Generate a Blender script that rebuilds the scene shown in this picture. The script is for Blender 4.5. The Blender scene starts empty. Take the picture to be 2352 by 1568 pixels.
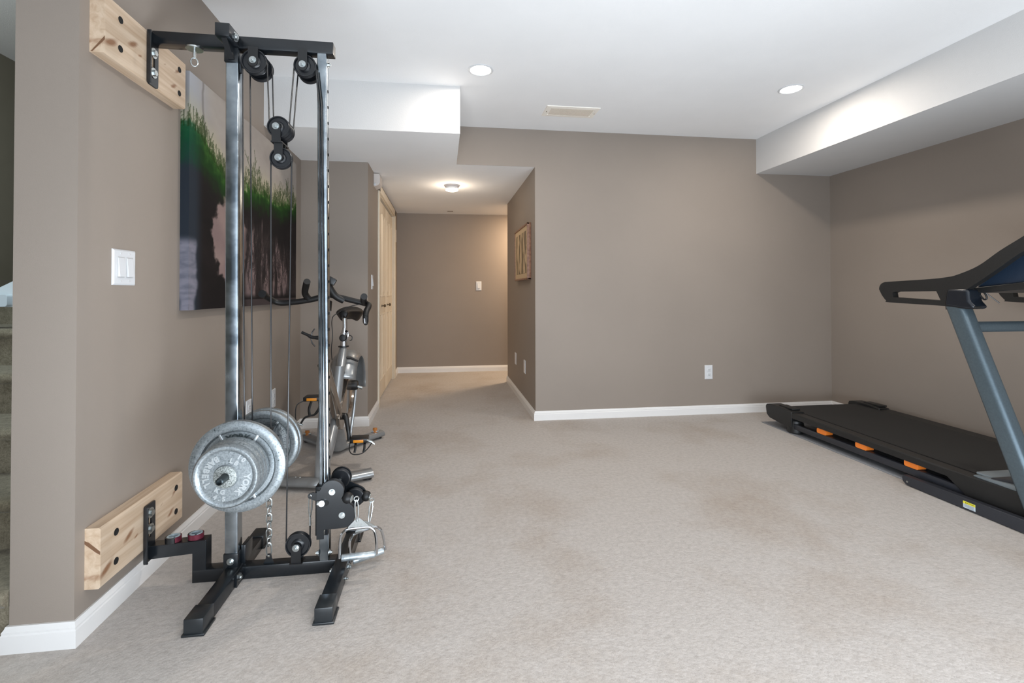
import bpy, bmesh, math, random
from mathutils import Vector, Matrix, noise
random.seed(7)
scn = bpy.context.scene
COL = scn.collection
PI = math.pi

# ---------------------------------------------------------------- camera
CX, CY, F = 1161.3, 657.1, 1090.1
YAW, PITCH, ROLL, CH = 0.13293, 0.011758, -0.001777, 1.0752
XL, Y0, XN, YA, XD, YH, XH, YE, YB, XR, XS, ZS, YF, XF, ZF = (-1.1131, 1.6212, -1.288, 3.9457, -.5948, 6.4422,
    .7743, 5.6162, 3.914, 3.5292, 2.7962, 2.1309, 3.1514, .1174, 2.1251)
H = 2.44
fw = Vector((math.sin(YAW)*math.cos(PITCH), math.cos(YAW)*math.cos(PITCH), math.sin(PITCH)))
rt = Vector((math.cos(YAW), -math.sin(YAW), 0))
up = rt.cross(fw)
r2 = math.cos(ROLL)*rt + math.sin(ROLL)*up
u2 = -math.sin(ROLL)*rt + math.cos(ROLL)*up
cam = bpy.data.cameras.new('camera'); camo = bpy.data.objects.new('camera', cam); COL.objects.link(camo)
cam.sensor_width = 36; cam.lens = F/2352*36
cam.shift_x = -(CX-1176)/2352; cam.shift_y = (CY-784)/2352
cam.clip_start = .02
m = Matrix((r2, u2, -fw)).transposed().to_4x4(); m.translation = (0, 0, CH)
camo.matrix_world = m
scn.camera = camo

# ---------------------------------------------------------------- materials
def lin(c):
    return tuple(((v/255)/12.92 if v/255 <= .04045 else ((v/255+.055)/1.055)**2.4) for v in c)+(1,)
MATS = {}
def mat(name, rgb, rough=.5, metal=0, var=0, vscale=8, bump=0, bscale=200, rgb2=None, spec=None, emit=0, coat=0, rvar=0):
    if name in MATS: return MATS[name]
    M = bpy.data.materials.new(name); M.use_nodes = True; nt = M.node_tree; N = nt.nodes; L = nt.links
    b = N['Principled BSDF']
    b.inputs['Base Color'].default_value = lin(rgb); b.inputs['Roughness'].default_value = rough
    b.inputs['Metallic'].default_value = metal
    if spec is not None: b.inputs['Specular IOR Level'].default_value = spec
    if coat: b.inputs['Coat Weight'].default_value = coat
    tc = N.new('ShaderNodeTexCoord')
    if var or rgb2:
        n = N.new('ShaderNodeTexNoise'); n.inputs['Scale'].default_value = vscale; n.inputs['Detail'].default_value = 6
        L.new(tc.outputs['Object'], n.inputs['Vector'])
        cr = N.new('ShaderNodeValToRGB'); cr.color_ramp.elements[0].position = .35; cr.color_ramp.elements[1].position = .65
        c = lin(rgb)
        if rgb2: a, z = c, lin(rgb2)
        else: a = tuple(v*(1-var) for v in c[:3])+(1,); z = tuple(min(1, v*(1+var)) for v in c[:3])+(1,)
        cr.color_ramp.elements[0].color = a; cr.color_ramp.elements[1].color = z
        L.new(n.outputs['Fac'], cr.inputs['Fac']); L.new(cr.outputs['Color'], b.inputs['Base Color'])
        if rvar:
            mr = N.new('ShaderNodeMapRange'); mr.inputs['From Min'].default_value = .3; mr.inputs['From Max'].default_value = .7
            mr.inputs['To Min'].default_value = rough; mr.inputs['To Max'].default_value = rough+rvar
            L.new(n.outputs['Fac'], mr.inputs['Value']); L.new(mr.outputs[0], b.inputs['Roughness'])
    if bump:
        n2 = N.new('ShaderNodeTexNoise'); n2.inputs['Scale'].default_value = bscale; n2.inputs['Detail'].default_value = 4
        L.new(tc.outputs['Object'], n2.inputs['Vector'])
        bp = N.new('ShaderNodeBump'); bp.inputs['Strength'].default_value = bump; bp.inputs['Distance'].default_value = .002
        L.new(n2.outputs['Fac'], bp.inputs['Height']); L.new(bp.outputs['Normal'], b.inputs['Normal'])
    if emit:
        b.inputs['Emission Color'].default_value = lin(rgb); b.inputs['Emission Strength'].default_value = emit
    MATS[name] = M; return M

WALL = mat('wall_paint', (144, 133, 123), .62, var=.03, vscale=1.3, bump=.12, bscale=420)
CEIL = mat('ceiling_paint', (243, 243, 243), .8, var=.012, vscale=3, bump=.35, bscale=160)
SOFF_SHADE = mat('soffit_shaded_white', (208, 207, 206), .8, var=.012, vscale=3, bump=.35, bscale=160)  # ceiling white made greyer: the soffits' shade is put into the colour
TRIM = mat('trim_paint', (228, 226, 224), .35, var=.01)
STAIRWALL = mat('stairwell_paint', (112, 106, 92), .7, var=.03)
BLACK = mat('black_powder_coat', (20, 24, 28), .26, 0, var=.15, vscale=30, spec=.6, bump=.05, bscale=300)
BLACKM = mat('black_satin_steel', (18, 19, 21), .36, .0, var=.1, vscale=30, spec=.6)
BLACKCAP = mat('black_plastic_cap', (28, 32, 35), .34, var=.15, vscale=40, spec=.6)
RUBBER = mat('black_rubber', (13, 13, 14), .5, var=.1, vscale=60)
CHROME = mat('chrome', (205, 208, 212), .12, 1, var=.05, vscale=60)
POSTCHROME = mat('brushed_chrome', (128, 138, 146), .16, 1, rgb2=(178, 187, 194), vscale=14, rvar=.12)
ZINC = mat('zinc_plated_steel', (190, 195, 195), .3, 1, var=.1, vscale=80)
CABLE = mat('cable_sheath', (22, 23, 25), .28, spec=.7)
PULLEY = mat('pulley_nylon', (22, 24, 28), .34, var=.1, vscale=50, spec=.6)
SILVERP = mat('silver_painted_steel', (150, 153, 155), .28, .55, var=.05, vscale=20, coat=.4)
GLOSSG = mat('polished_guard', (150, 140, 130), .14, .85, var=.04, vscale=12, coat=.3)
WHITEP = mat('white_plastic', (214, 215, 217), .3)
DARKHOLE = mat('dark_recess', (14, 13, 12), .8)
ORANGE = mat('orange_elastomer', (240, 130, 45), .4, var=.05)
AMBER = mat('amber_reflector', (235, 150, 40), .25, var=.1, vscale=300)
TBLACK = mat('treadmill_black_plastic', (28, 28, 28), .42, var=.08, vscale=90, bump=.15, bscale=700)
TBELT = mat('treadmill_belt', (30, 30, 30), .62, var=.12, vscale=300, bump=.3, bscale=900)
TFRAME = mat('treadmill_frame_grey', (44, 46, 52), .38, var=.06, vscale=60)
TUP = mat('blue_grey_metallic_paint', (92, 106, 114), .34, .55, var=.06, vscale=120, coat=.15)
TCON = mat('console_blue_black', (34, 48, 66), .35, .2, var=.2, vscale=400)
TSILV = mat('pale_grey_plastic', (130, 138, 142), .4, .2)
MAROON = mat('maroon_aluminium', (105, 42, 56), .28, .45, var=.08, vscale=60)
GREYPAD = mat('grey_collar_pad', (158, 172, 178), .5)
MATT = mat('rubber_mat', (120, 122, 126), .8, rgb2=(150, 152, 156), vscale=300, bump=.4, bscale=500)
YELLOW = mat('sticker_yellow', (236, 226, 60), .4)
STICKW = mat('sticker_white', (198, 210, 218), .4)
PAINTW = mat('bifold_door_paint', (226, 214, 194), .38, var=.015)
PICWOOD = mat('picture_frame_walnut', (120, 84, 66), .45, rgb2=(150, 112, 90), vscale=40)
SADDLE = mat('saddle_vinyl', (13, 12, 12), .45, spec=.3, var=.1)
SCRATCH = mat('worn_chrome_plate', (150, 160, 166), .32, .8, rgb2=(196, 204, 208), vscale=45, bump=.25, bscale=160, rvar=.15)
STAIRC = None

def iron():   # silver-painted cast iron with worn black specks
    M = bpy.data.materials.new('speckled_cast_iron'); M.use_nodes = True; nt = M.node_tree; N = nt.nodes; L = nt.links
    b = N['Principled BSDF']; tc = N.new('ShaderNodeTexCoord')
    n = N.new('ShaderNodeTexNoise'); n.inputs['Scale'].default_value = 9; n.inputs['Detail'].default_value = 3
    n3 = N.new('ShaderNodeTexNoise'); n3.inputs['Scale'].default_value = 170; n3.inputs['Detail'].default_value = 5
    for q in (n, n3): L.new(tc.outputs['Object'], q.inputs['Vector'])
    mx = N.new('ShaderNodeMath'); mx.operation = 'MULTIPLY_ADD'; mx.inputs[1].default_value = .46
    L.new(n.outputs['Fac'], mx.inputs[0]); L.new(n3.outputs['Fac'], mx.inputs[2])
    cr = N.new('ShaderNodeValToRGB'); e = cr.color_ramp.elements
    e[0].position = .50; e[0].color = lin((58, 66, 66)); e[1].position = .55; e[1].color = lin((124, 131, 134))
    e2 = cr.color_ramp.elements.new(.85); e2.color = lin((156, 162, 165))
    L.new(mx.outputs[0], cr.inputs['Fac']); L.new(cr.outputs['Color'], b.inputs['Base Color'])
    b.inputs['Metallic'].default_value = .65; b.inputs['Roughness'].default_value = .38
    bp = N.new('ShaderNodeBump'); bp.inputs['Strength'].default_value = .3; bp.inputs['Distance'].default_value = .001
    L.new(n3.outputs['Fac'], bp.inputs['Height']); L.new(bp.outputs['Normal'], b.inputs['Normal'])
    return M
IRON = iron()
IRONL = mat('raised_silver_lettering', (196, 201, 203), .3, .6, var=.05)
IRONR = mat('rusty_hub', (86, 92, 88), .5, .5, rgb2=(176, 180, 178), vscale=260, bump=.3, bscale=260)

def carpet(name, c1, c2, smudge, sc=1.0):
    M = bpy.data.materials.new(name); M.use_nodes = True; nt = M.node_tree; N = nt.nodes; L = nt.links
    b = N['Principled BSDF']; tc = N.new('ShaderNodeTexCoord')
    def nz(s, d, rough=.6):
        n = N.new('ShaderNodeTexNoise'); n.inputs['Scale'].default_value = s*sc; n.inputs['Detail'].default_value = d
        n.inputs['Roughness'].default_value = rough; L.new(tc.outputs['Object'], n.inputs['Vector']); return n
    fine = nz(260, 4); mid = nz(48, 4); big = nz(1.6, 6)
    v = N.new('ShaderNodeTexVoronoi'); v.inputs['Scale'].default_value = 95*sc; L.new(tc.outputs['Object'], v.inputs['Vector'])
    a = N.new('ShaderNodeMath'); a.operation = 'MULTIPLY_ADD'; a.inputs[1].default_value = .55
    L.new(fine.outputs['Fac'], a.inputs[0])
    a2 = N.new('ShaderNodeMath'); a2.operation = 'MULTIPLY'; a2.inputs[1].default_value = .46
    L.new(mid.outputs['Fac'], a2.inputs[0]); L.new(a2.outputs[0], a.inputs[2])
    cr = N.new('ShaderNodeValToRGB'); e = cr.color_ramp.elements
    e[0].position = .34; e[0].color = lin(c1); e[1].position = .6; e[1].color = lin(c2)
    L.new(a.outputs[0], cr.inputs['Fac'])
    cb = N.new('ShaderNodeValToRGB'); e = cb.color_ramp.elements
    e[0].position = .30; e[0].color = lin(smudge); e[1].position = .52; e[1].color = (1, 1, 1, 1)
    L.new(big.outputs['Fac'], cb.inputs['Fac'])
    mx = N.new('ShaderNodeMix'); mx.data_type = 'RGBA'; mx.blend_type = 'MULTIPLY'; mx.inputs[0].default_value = 1
    L.new(cr.outputs['Color'], mx.inputs[6]); L.new(cb.outputs['Color'], mx.inputs[7])
    L.new(mx.outputs[2], b.inputs['Base Color']); b.inputs['Roughness'].default_value = .95
    b.inputs['Specular IOR Level'].default_value = .15
    b.inputs['Sheen Weight'].default_value = .15
    ad = N.new('ShaderNodeMath'); ad.operation = 'SUBTRACT'; L.new(a.outputs[0], ad.inputs[0]); L.new(v.outputs['Distance'], ad.inputs[1])
    bp = N.new('ShaderNodeBump'); bp.inputs['Strength'].default_value = .45; bp.inputs['Distance'].default_value = .0018
    L.new(ad.outputs[0], bp.inputs['Height']); L.new(bp.outputs['Normal'], b.inputs['Normal'])
    return M
CARPET = carpet('beige_loop_carpet', (161, 154, 148), (187, 180, 174), (236, 229, 221))
STAIRC = carpet('stair_carpet', (98, 90, 74), (142, 134, 116), (200, 195, 185), .8)

def wood():
    M = bpy.data.materials.new('pine_board'); M.use_nodes = True; nt = M.node_tree; N = nt.nodes; L = nt.links
    b = N['Principled BSDF']; tc = N.new('ShaderNodeTexCoord')
    mp = N.new('ShaderNodeMapping'); mp.inputs['Scale'].default_value = (45, 2.2, 45); L.new(tc.outputs['Object'], mp.inputs['Vector'])
    n = N.new('ShaderNodeTexNoise'); n.inputs['Scale'].default_value = 1; n.inputs['Detail'].default_value = 7; n.inputs['Distortion'].default_value = .6
    L.new(mp.outputs[0], n.inputs['Vector'])
    cr = N.new('ShaderNodeValToRGB'); e = cr.color_ramp.elements
    e[0].position = .3; e[0].color = lin((180, 153, 126)); e[1].position = .62; e[1].color = lin((204, 182, 158))
    L.new(n.outputs['Fac'], cr.inputs['Fac'])
    col = cr.outputs['Color']
    for (ky, kz, r) in ((.14, .10, .012), (.175, .075, .006), (.39, .06, .010), (.33, .12, .006), (.03, .05, .014), (.25, .045, .006), (.415, .13, .009)):
        mp2 = N.new('ShaderNodeMapping'); mp2.vector_type = 'TEXTURE'
        mp2.inputs['Location'].default_value = (0, ky, kz); mp2.inputs['Scale'].default_value = (9, 2.4, .8)
        mp2.inputs['Rotation'].default_value = (.5, 0, 0)
        L.new(tc.outputs['Object'], mp2.inputs['Vector'])
        ln = N.new('ShaderNodeVectorMath'); ln.operation = 'LENGTH'; L.new(mp2.outputs[0], ln.inputs[0])
        ad = N.new('ShaderNodeMath'); ad.operation = 'MULTIPLY_ADD'; ad.inputs[1].default_value = .012; L.new(n.outputs['Fac'], ad.inputs[0]); L.new(ln.outputs['Value'], ad.inputs[2])
        mr = N.new('ShaderNodeMapRange'); mr.inputs['From Min'].default_value = r*.6+.006; mr.inputs['From Max'].default_value = r*1.35+.006
        mr.inputs['To Min'].default_value = .85; mr.inputs['To Max'].default_value = 0
        L.new(ad.outputs[0], mr.inputs['Value'])
        mx = N.new('ShaderNodeMix'); mx.data_type = 'RGBA'; L.new(mr.outputs[0], mx.inputs[0]); L.new(col, mx.inputs[6])
        mx.inputs[7].default_value = lin((128, 84, 52)); col = mx.outputs[2]
    L.new(col, b.inputs['Base Color']); b.inputs['Roughness'].default_value = .6
    return M
PINE = wood()

# ---------------------------------------------------------------- mesh builder
class MB:
    def __init__(s): s.bm = bmesh.new(); s.bev = 0
    def _fin(s, vs, mi, M=None):
        if M is not None:
            for v in vs: v.co = M @ v.co
        if mi:
            fs = set(f for v in vs for f in v.link_faces)
            for f in fs: f.material_index = mi
    def obox(s, c, size, M=None, bev=0, mi=0):
        r = bmesh.ops.create_cube(s.bm, size=1); vs = r['verts']
        for v in vs: v.co = Vector((v.co.x*size[0], v.co.y*size[1], v.co.z*size[2]))
        if bev:
            es = list(set(e for v in vs for e in v.link_edges))
            q = bmesh.ops.bevel(s.bm, geom=es, offset=bev, segments=2, affect='EDGES', profile=.5)
            vs = list(set(v for f in q['faces'] for v in f.verts) | set(v for v in vs if v.is_valid))
        MM = Matrix.Translation(c) @ (M.to_4x4() if M is not None else Matrix.Identity(4))
        s._fin(vs, mi, MM); return s
    def box(s, x0, x1, y0, y1, z0, z1, bev=0, mi=0):
        return s.obox(((x0+x1)/2, (y0+y1)/2, (z0+z1)/2), (abs(x1-x0), abs(y1-y0), abs(z1-z0)), None, bev, mi)
    def ring_faces(s, rings, closed_u=True, closed_v=False, cap=True, mi=0):
        R = [[s.bm.verts.new(p) for p in r] for r in rings]; n = len(R[0]); k = len(R); fs = []
        for i in range(k if closed_v else k-1):
            A, B = R[i], R[(i+1) % k]
            for j in range(n if closed_u else n-1):
                try: fs.append(s.bm.faces.new((A[j], A[(j+1) % n], B[(j+1) % n], B[j])))
                except ValueError: pass
        if cap and not closed_v:
            for r in (R[0], R[-1]):
                try: fs.append(s.bm.faces.new(r))
                except ValueError: pass
        for f in fs: f.material_index = mi
        return s
    @staticmethod
    def frame(d):
        d = Vector(d).normalized(); a = Vector((0, 0, 1)) if abs(d.z) < .9 else Vector((1, 0, 0))
        u = d.cross(a).normalized(); return u, d.cross(u).normalized(), d
    def cyl(s, p0, p1, r, r1=None, seg=24, mi=0):
        p0, p1 = Vector(p0), Vector(p1); u, v, d = s.frame(p1-p0); r1 = r if r1 is None else r1
        return s.ring_faces([[p+q*(u*math.cos(2*PI*i/seg)+v*math.sin(2*PI*i/seg)) for i in range(seg)] for p, q in ((p0, r), (p1, r1))], mi=mi)
    def lathe(s, prof, org, axis=(0, -1, 0), seg=48, mi=0, closed=False):
        # prof: (radius, height along axis)
        org = Vector(org); u, v, d = s.frame(axis)
        rings = [[org+d*h+max(r, 1e-5)*(u*math.cos(2*PI*i/seg)+v*math.sin(2*PI*i/seg)) for i in range(seg)] for r, h in prof]
        return s.ring_faces(rings, closed_v=closed, mi=mi)
    def tube(s, pts, r, seg=10, closed=False, mi=0, flat=None, upv=None, cap=True):
        P = [Vector(p) for p in pts]; n = len(P)
        def tan(i):
            if closed: return (P[(i+1) % n]-P[i-1]).normalized()
            if i == 0: return (P[1]-P[0]).normalized()
            if i == n-1: return (P[-1]-P[-2]).normalized()
            return ((P[i+1]-P[i]).normalized()+(P[i]-P[i-1]).normalized()).normalized()
        t = tan(0)
        if upv is not None: u = Vector(upv); u = (u-u.dot(t)*t).normalized()
        else: u = s.frame(t)[0]
        rings = []
        for i in range(n):
            t = tan(i); u = (u-u.dot(t)*t).normalized(); v = t.cross(u)
            q = r[i] if isinstance(r, (list, tuple)) else r
            a, b = (q, q) if flat is None else (q*flat[0], q*flat[1])
            rings.append([P[i]+u*a*math.cos(2*PI*k/seg)+v*b*math.sin(2*PI*k/seg) for k in range(seg)])
        return s.ring_faces(rings, closed_v=closed, cap=cap, mi=mi)
    def prism(s, pts, ax, a, b, mi=0):
        def m(p, w): return (w, p[0], p[1]) if ax == 'x' else ((p[0], w, p[1]) if ax == 'y' else (p[0], p[1], w))
        return s.ring_faces([[m(p, a) for p in pts], [m(p, b) for p in pts]], mi=mi)
    def curveplate(s, outs, ax, a, b, bev=0, mi=0):
        from mathutils.geometry import tessellate_polygon
        def m(p, w): return (w, p[0], p[1]) if ax == 'x' else ((p[0], w, p[1]) if ax == 'y' else (p[0], p[1], w))
        tris = tessellate_polygon([[Vector((p[0], p[1], 0)) for p in o] for o in outs])
        flat = [p for o in outs for p in o]
        A = [s.bm.verts.new(m(p, a)) for p in flat]; B = [s.bm.verts.new(m(p, b)) for p in flat]
        for t in tris:
            for V in (A, B):
                try: s.bm.faces.new([V[i] for i in t]).material_index = mi
                except ValueError: pass
        k = 0
        for o in outs:
            n = len(o)
            for i in range(n):
                p, q = k+i, k+(i+1) % n
                try: s.bm.faces.new((A[p], A[q], B[q], B[p])).material_index = mi
                except ValueError: pass
            k += n
        s.bev = bev
        return s
    def addobj(s, cu, fn, mi=0):
        ob = bpy.data.objects.new('t', cu); COL.objects.link(ob)
        me = bpy.data.meshes.new_from_object(ob)
        vs = [s.bm.verts.new(fn(v.co)) for v in me.vertices]
        for p in me.polygons:
            try: f = s.bm.faces.new([vs[i] for i in p.vertices]); f.material_index = mi
            except ValueError: pass
        bpy.data.objects.remove(ob); bpy.data.curves.remove(cu) if isinstance(cu, bpy.types.Curve) else None
        bpy.data.meshes.remove(me)
    def text(s, body, size, fn, extrude=.0006, mi=0, align='CENTER', offset=0, res=2):
        cu = bpy.data.curves.new('t', 'FONT'); cu.body = body; cu.size = size; cu.extrude = extrude; cu.resolution_u = res
        cu.align_x = align; cu.align_y = 'CENTER'; cu.offset = offset
        s.addobj(cu, fn, mi); return s
    def arc_text(s, body, size, org, r, ang, step, y, inward=False, extrude=.001, offset=0, wide=1.0):
        # letters round a disc whose face looks to -Y; ang in degrees seen from the front (x right, z up)
        n = len(body)
        for i, ch in enumerate(body):
            if ch == ' ': continue
            k = i-(n-1)/2
            a = math.radians(ang - k*step if not inward else ang + k*step)
            cx, cz = org[0]+r*math.cos(a), org[2]+r*math.sin(a)
            rot = a-PI/2 if not inward else a+PI/2
            def fn(c, cx=cx, cz=cz, rot=rot):
                x, z = c.x*wide, c.y
                return (cx+x*math.cos(rot)-z*math.sin(rot), y-c.z, cz+x*math.sin(rot)+z*math.cos(rot))
            s.text(ch, size, fn, extrude, offset=offset)
        return s

ORG = {}
def build(name, mb, mats, parent=None, org=None, smooth=35, bev=0):
    bm = mb.bm; bev = bev or mb.bev
    bmesh.ops.remove_doubles(bm, verts=bm.verts, dist=1e-6)
    bmesh.ops.recalc_face_normals(bm, faces=bm.faces)
    if parent is not None: o0 = ORG[parent.name]
    elif org is not None: o0 = Vector(org)
    else:
        xs = [v.co for v in bm.verts]
        o0 = Vector(((min(v.x for v in xs)+max(v.x for v in xs))/2, (min(v.y for v in xs)+max(v.y for v in xs))/2, min(v.z for v in xs)))
    for v in bm.verts: v.co -= o0
    me = bpy.data.meshes.new(name); bm.to_mesh(me); bm.free()
    if not isinstance(mats, (list, tuple)): mats = [mats]
    for q in mats: me.materials.append(q)
    if smooth:
        me.shade_smooth(); me.set_sharp_from_angle(angle=math.radians(smooth))
    o = bpy.data.objects.new(name, me); COL.objects.link(o)
    if parent is not None: o.parent = parent
    else: o.location = o0
    ORG[o.name] = o0
    if bev:
        b = o.modifiers.new('bevel', 'BEVEL'); b.width = bev; b.segments = 2; b.limit_method = 'ANGLE'
    return o
def empty(name, loc, label, cat, group=None):
    o = bpy.data.objects.new(name, None); COL.objects.link(o); o.location = loc; o.empty_display_size = .05
    o['label'] = label; o['category'] = cat
    if group: o['group'] = group
    ORG[o.name] = Vector(loc); return o
def tag(o, label, cat, group=None):
    o['label'] = label; o['category'] = cat
    if group: o['group'] = group
    return o
def struct(name, mb, mats, **k):
    o = build(name, mb, mats, **k); o['kind'] = 'structure'; return o
def arc(cx, cz, r, a0, a1, n=12):
    return [(cx+r*math.cos(math.radians(a0+(a1-a0)*i/n)), cz+r*math.sin(math.radians(a0+(a1-a0)*i/n))) for i in range(n+1)]
def rrect(x0, x1, z0, z1, r, n=5):
    return arc(x1-r, z1-r, r, 0, 90, n)+arc(x0+r, z1-r, r, 90, 180, n)+arc(x0+r, z0+r, r, 180, 270, n)+arc(x1-r, z0+r, r, 270, 360, n)
def circ(cx, cz, r, n=24): return [(cx+r*math.cos(2*PI*i/n), cz+r*math.sin(2*PI*i/n)) for i in range(n)]
def smoothpts(P, n=6):
    P = [Vector(p) for p in P]; out = []
    for i in range(len(P)-1):
        p0, p1, p2, p3 = P[max(i-1, 0)], P[i], P[i+1], P[min(i+2, len(P)-1)]
        for k in range(n):
            t = k/n
            out.append(.5*((2*p1)+(-p0+p2)*t+(2*p0-5*p1+4*p2-p3)*t*t+(-p0+3*p1-3*p2+p3)*t**3))
    out.append(P[-1]); return out

# ---------------------------------------------------------------- the room
struct('floor', MB().box(-3.2, 4.2, -2.6, 7.2, -.1, 0), CARPET, smooth=0, org=(0, 0, 0))
struct('ceiling', MB().box(-3.2, 4.2, -2.6, YB+.1, H, H+.1), CEIL, smooth=0)
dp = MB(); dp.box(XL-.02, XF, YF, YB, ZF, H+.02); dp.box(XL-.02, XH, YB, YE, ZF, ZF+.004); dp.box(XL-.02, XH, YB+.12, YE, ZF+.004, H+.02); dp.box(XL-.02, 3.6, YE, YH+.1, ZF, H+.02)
so_ = struct('ceiling_low', dp, [CEIL, SOFF_SHADE], smooth=0)
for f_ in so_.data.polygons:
    if abs(f_.normal.z) < .5: f_.material_index = 1  # upright faces get the greyed white, shade held in the colour
struct('ceiling_soffit', MB().box(XS, XR+.05, -2.6, YB+.01, ZS, H+.02), SOFF_SHADE, smooth=0)
struct('wall_left', MB().box(XN, XL, Y0, YA+.1, 0, H), WALL, smooth=0)
struct('wall_alcove', MB().box(XL-.05, XD, YA, YA+.1, 0, ZF+.01), WALL, smooth=0)
DY0, DY1, DZ = 4.60, 6.03, 2.02
w = MB(); w.box(XD-.1, XD, YA+.1, DY0, 0, ZF+.01); w.box(XD-.1, XD, DY1, YH+.05, 0, ZF+.01); w.box(XD-.1, XD, DY0-.01, DY1+.01, DZ, ZF+.01)
struct('wall_closet', w, WALL, smooth=0)
struct('wall_hall_end', MB().box(XD-.1, 3.6, YH, YH+.1, 0, ZF+.01), WALL, smooth=0)
struct('wall_back', MB().box(XH, XR+.2, YB, YE, 0, H+.01), WALL, smooth=0)
struct('wall_header', MB().box(XF+.001, XH, YB-.001, YB+.0015, ZF-.0003, H+.01), WALL, smooth=0)
struct('wall_right', MB().box(XR, XR+.1, -2.6, YB+.05, 0, H), WALL, smooth=0)
struct('wall_hall_right', MB().box(3.5, 3.6, YE-.05, YH+.05, 0, ZF+.01), WALL, smooth=0)
# stairwell
struct('wall_stair_left', MB().box(-2.6, -2.5, -2.6, 4.2, 0, H), STAIRWALL, smooth=0)
struct('wall_stair_back', MB().box(-2.6, XN, 3.45, 3.55, 0, H), STAIRWALL, smooth=0)

# baseboards
def offs(poly, d):
    out = []
    for i, p in enumerate(poly):
        p = Vector(p)
        ns = []
        if i > 0: e = (p-Vector(poly[i-1])).normalized(); ns.append(Vector((e.y, -e.x)))
        if i < len(poly)-1: e = (Vector(poly[i+1])-p).normalized(); ns.append(Vector((e.y, -e.x)))
        n = ns[0] if len(ns) == 1 else (ns[0]+ns[1])/(1+ns[0].dot(ns[1]))
        out.append(p+n*d)
    return out
PROF = [(0, 0), (.015, 0), (.015, .052), (.012, .056), (.0125, .062), (.008, .070), (.006, .0765), (0, .0765)]
def baseboards(poly, names):
    L = [[(q.x, q.y, z) for q in offs(poly, d)] for d, z in PROF]
    for i, nm in enumerate(names):
        if nm is None: continue
        mb = MB(); mb.ring_faces([[L[k][j] for k in range(len(PROF))] for j in (i, i+1)])
        struct(nm, mb, TRIM, smooth=0)
baseboards([(XN, 1.630), (XN, Y0), (XL, Y0), (XL, YA), (XD, YA), (XD, 4.53)], ['baseboard_nib_end', 'baseboard_nib', 'baseboard_left', 'baseboard_alcove', 'baseboard_closet'])
baseboards([(XD, 6.12), (XD, YH), (3.5, YH)], ['baseboard_hall_left', 'baseboard_hall_end'])
baseboards([(3.5, YE), (XH, YE), (XH, YB), (XR, YB), (XR, -2.6)], ['baseboard_corridor', 'baseboard_hall_right', 'baseboard_back', 'baseboard_right'])

# closet bifold door with casing
casing = MB()
casing.box(XD, XD+.016, DY0-.07, DY0, 0, DZ+.07, .003); casing.box(XD, XD+.016, DY1, DY1+.07, 0, DZ+.07, .003)
casing.box(XD, XD+.016, DY0-.07, DY1+.07, DZ, DZ+.07, .003)
casing.box(XD-.1, XD, DY0-.001, DY0+.012, 0, DZ); casing.box(XD-.1, XD, DY1-.012, DY1+.001, 0, DZ); casing.box(XD-.1, XD, DY0, DY1, DZ-.012, DZ)
struct('trim_1', casing, PAINTW, smooth=30)
dr = empty('door_1', (XD-.04, (DY0+DY1)/2, 0), 'cream bifold closet door with raised panels', 'door'); del dr['label'], dr['category']; dr['kind'] = 'structure'
nl = 2; pw = (DY1-DY0-.03)/nl
for i in range(nl):
    a = DY0+.015+i*pw; b = a+pw-.006; lf = MB(); lf.box(XD-.05, XD-.018, a, b, .02, DZ-.03, .002)
    o = build('door_leaf', lf, PAINTW, dr)
    for (c0, c1) in ((a+.07, (a+b)/2-.03), ((a+b)/2+.03, b-.07)):
        for (z0, z1) in ((.18, .86), (1.02, 1.88)):
            p = MB()
            xo = XD-.018
            rings = []
            for ins, dx in ((0, .0005), (.012, .006), (.022, .001), (.040, .001), (.062, .007)):
                rings.append([(xo+dx, c0+ins, z0+ins), (xo+dx, c1-ins, z0+ins), (xo+dx, c1-ins, z1-ins), (xo+dx, c0+ins, z1-ins)])
            p.ring_faces(rings); build('raised_panel', p, PAINTW, o, smooth=0)
for ky in (4.98, 5.45):
    kn = MB().lathe([(.0, 0), (.012, 0), (.008, .006), (.006, .018), (.015, .026), (.017, .033), (.012, .041), (0, .043)], (XD-.018, ky, .935), (1, 0, 0), 20)
    build('door_knob', kn, mat('antique_knob', (120, 108, 92), .3, .9), dr)

# ---------------------------------------------------------------- stairs
st = empty('staircase', (-1.9, 1.6, 0), 'carpeted staircase rising behind the end of the left wall', 'stairs')
for k in range(6):
    yn = 1.60+.25*k; z = .18*(k+1)
    if k == 5: yn = 2.95
    y1 = 3.445
    prof = [(yn+.035, 0 if k == 0 else z-.18), (yn+.035, z-.05), (yn+.012, z-.045), (yn, z-.028), (yn+.002, z-.012), (yn+.018, z-.001), (yn+.05, z), (y1, z), (y1, 0 if k == 0 else z-.18)]
    build('stair_step', MB().prism(prof, 'x', -2.495, XN-.004), STAIRC, st, smooth=50)
tb = MB().prism([(-2.5, .90), (-2.185, 1.005), (-2.075, 1.005), (-2.05, 1.02), (-1.5, 1.02), (-1.5, 1.75), (-2.06, 1.143), (-2.5, .905)], 'y', 2.62, 2.66)
tb2 = MB(); tb2.curveplate([rrect(-2.49, -2.078, 1.008, 1.066, .012)], 'y', 2.585, 2.63, .004)
so = struct('trim_2', tb, mat('stair_skirt_paint', (206, 214, 218), .4), smooth=0)
struct('trim_3', tb2, mat('stair_skirt_edge', (196, 206, 212), .4))

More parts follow.
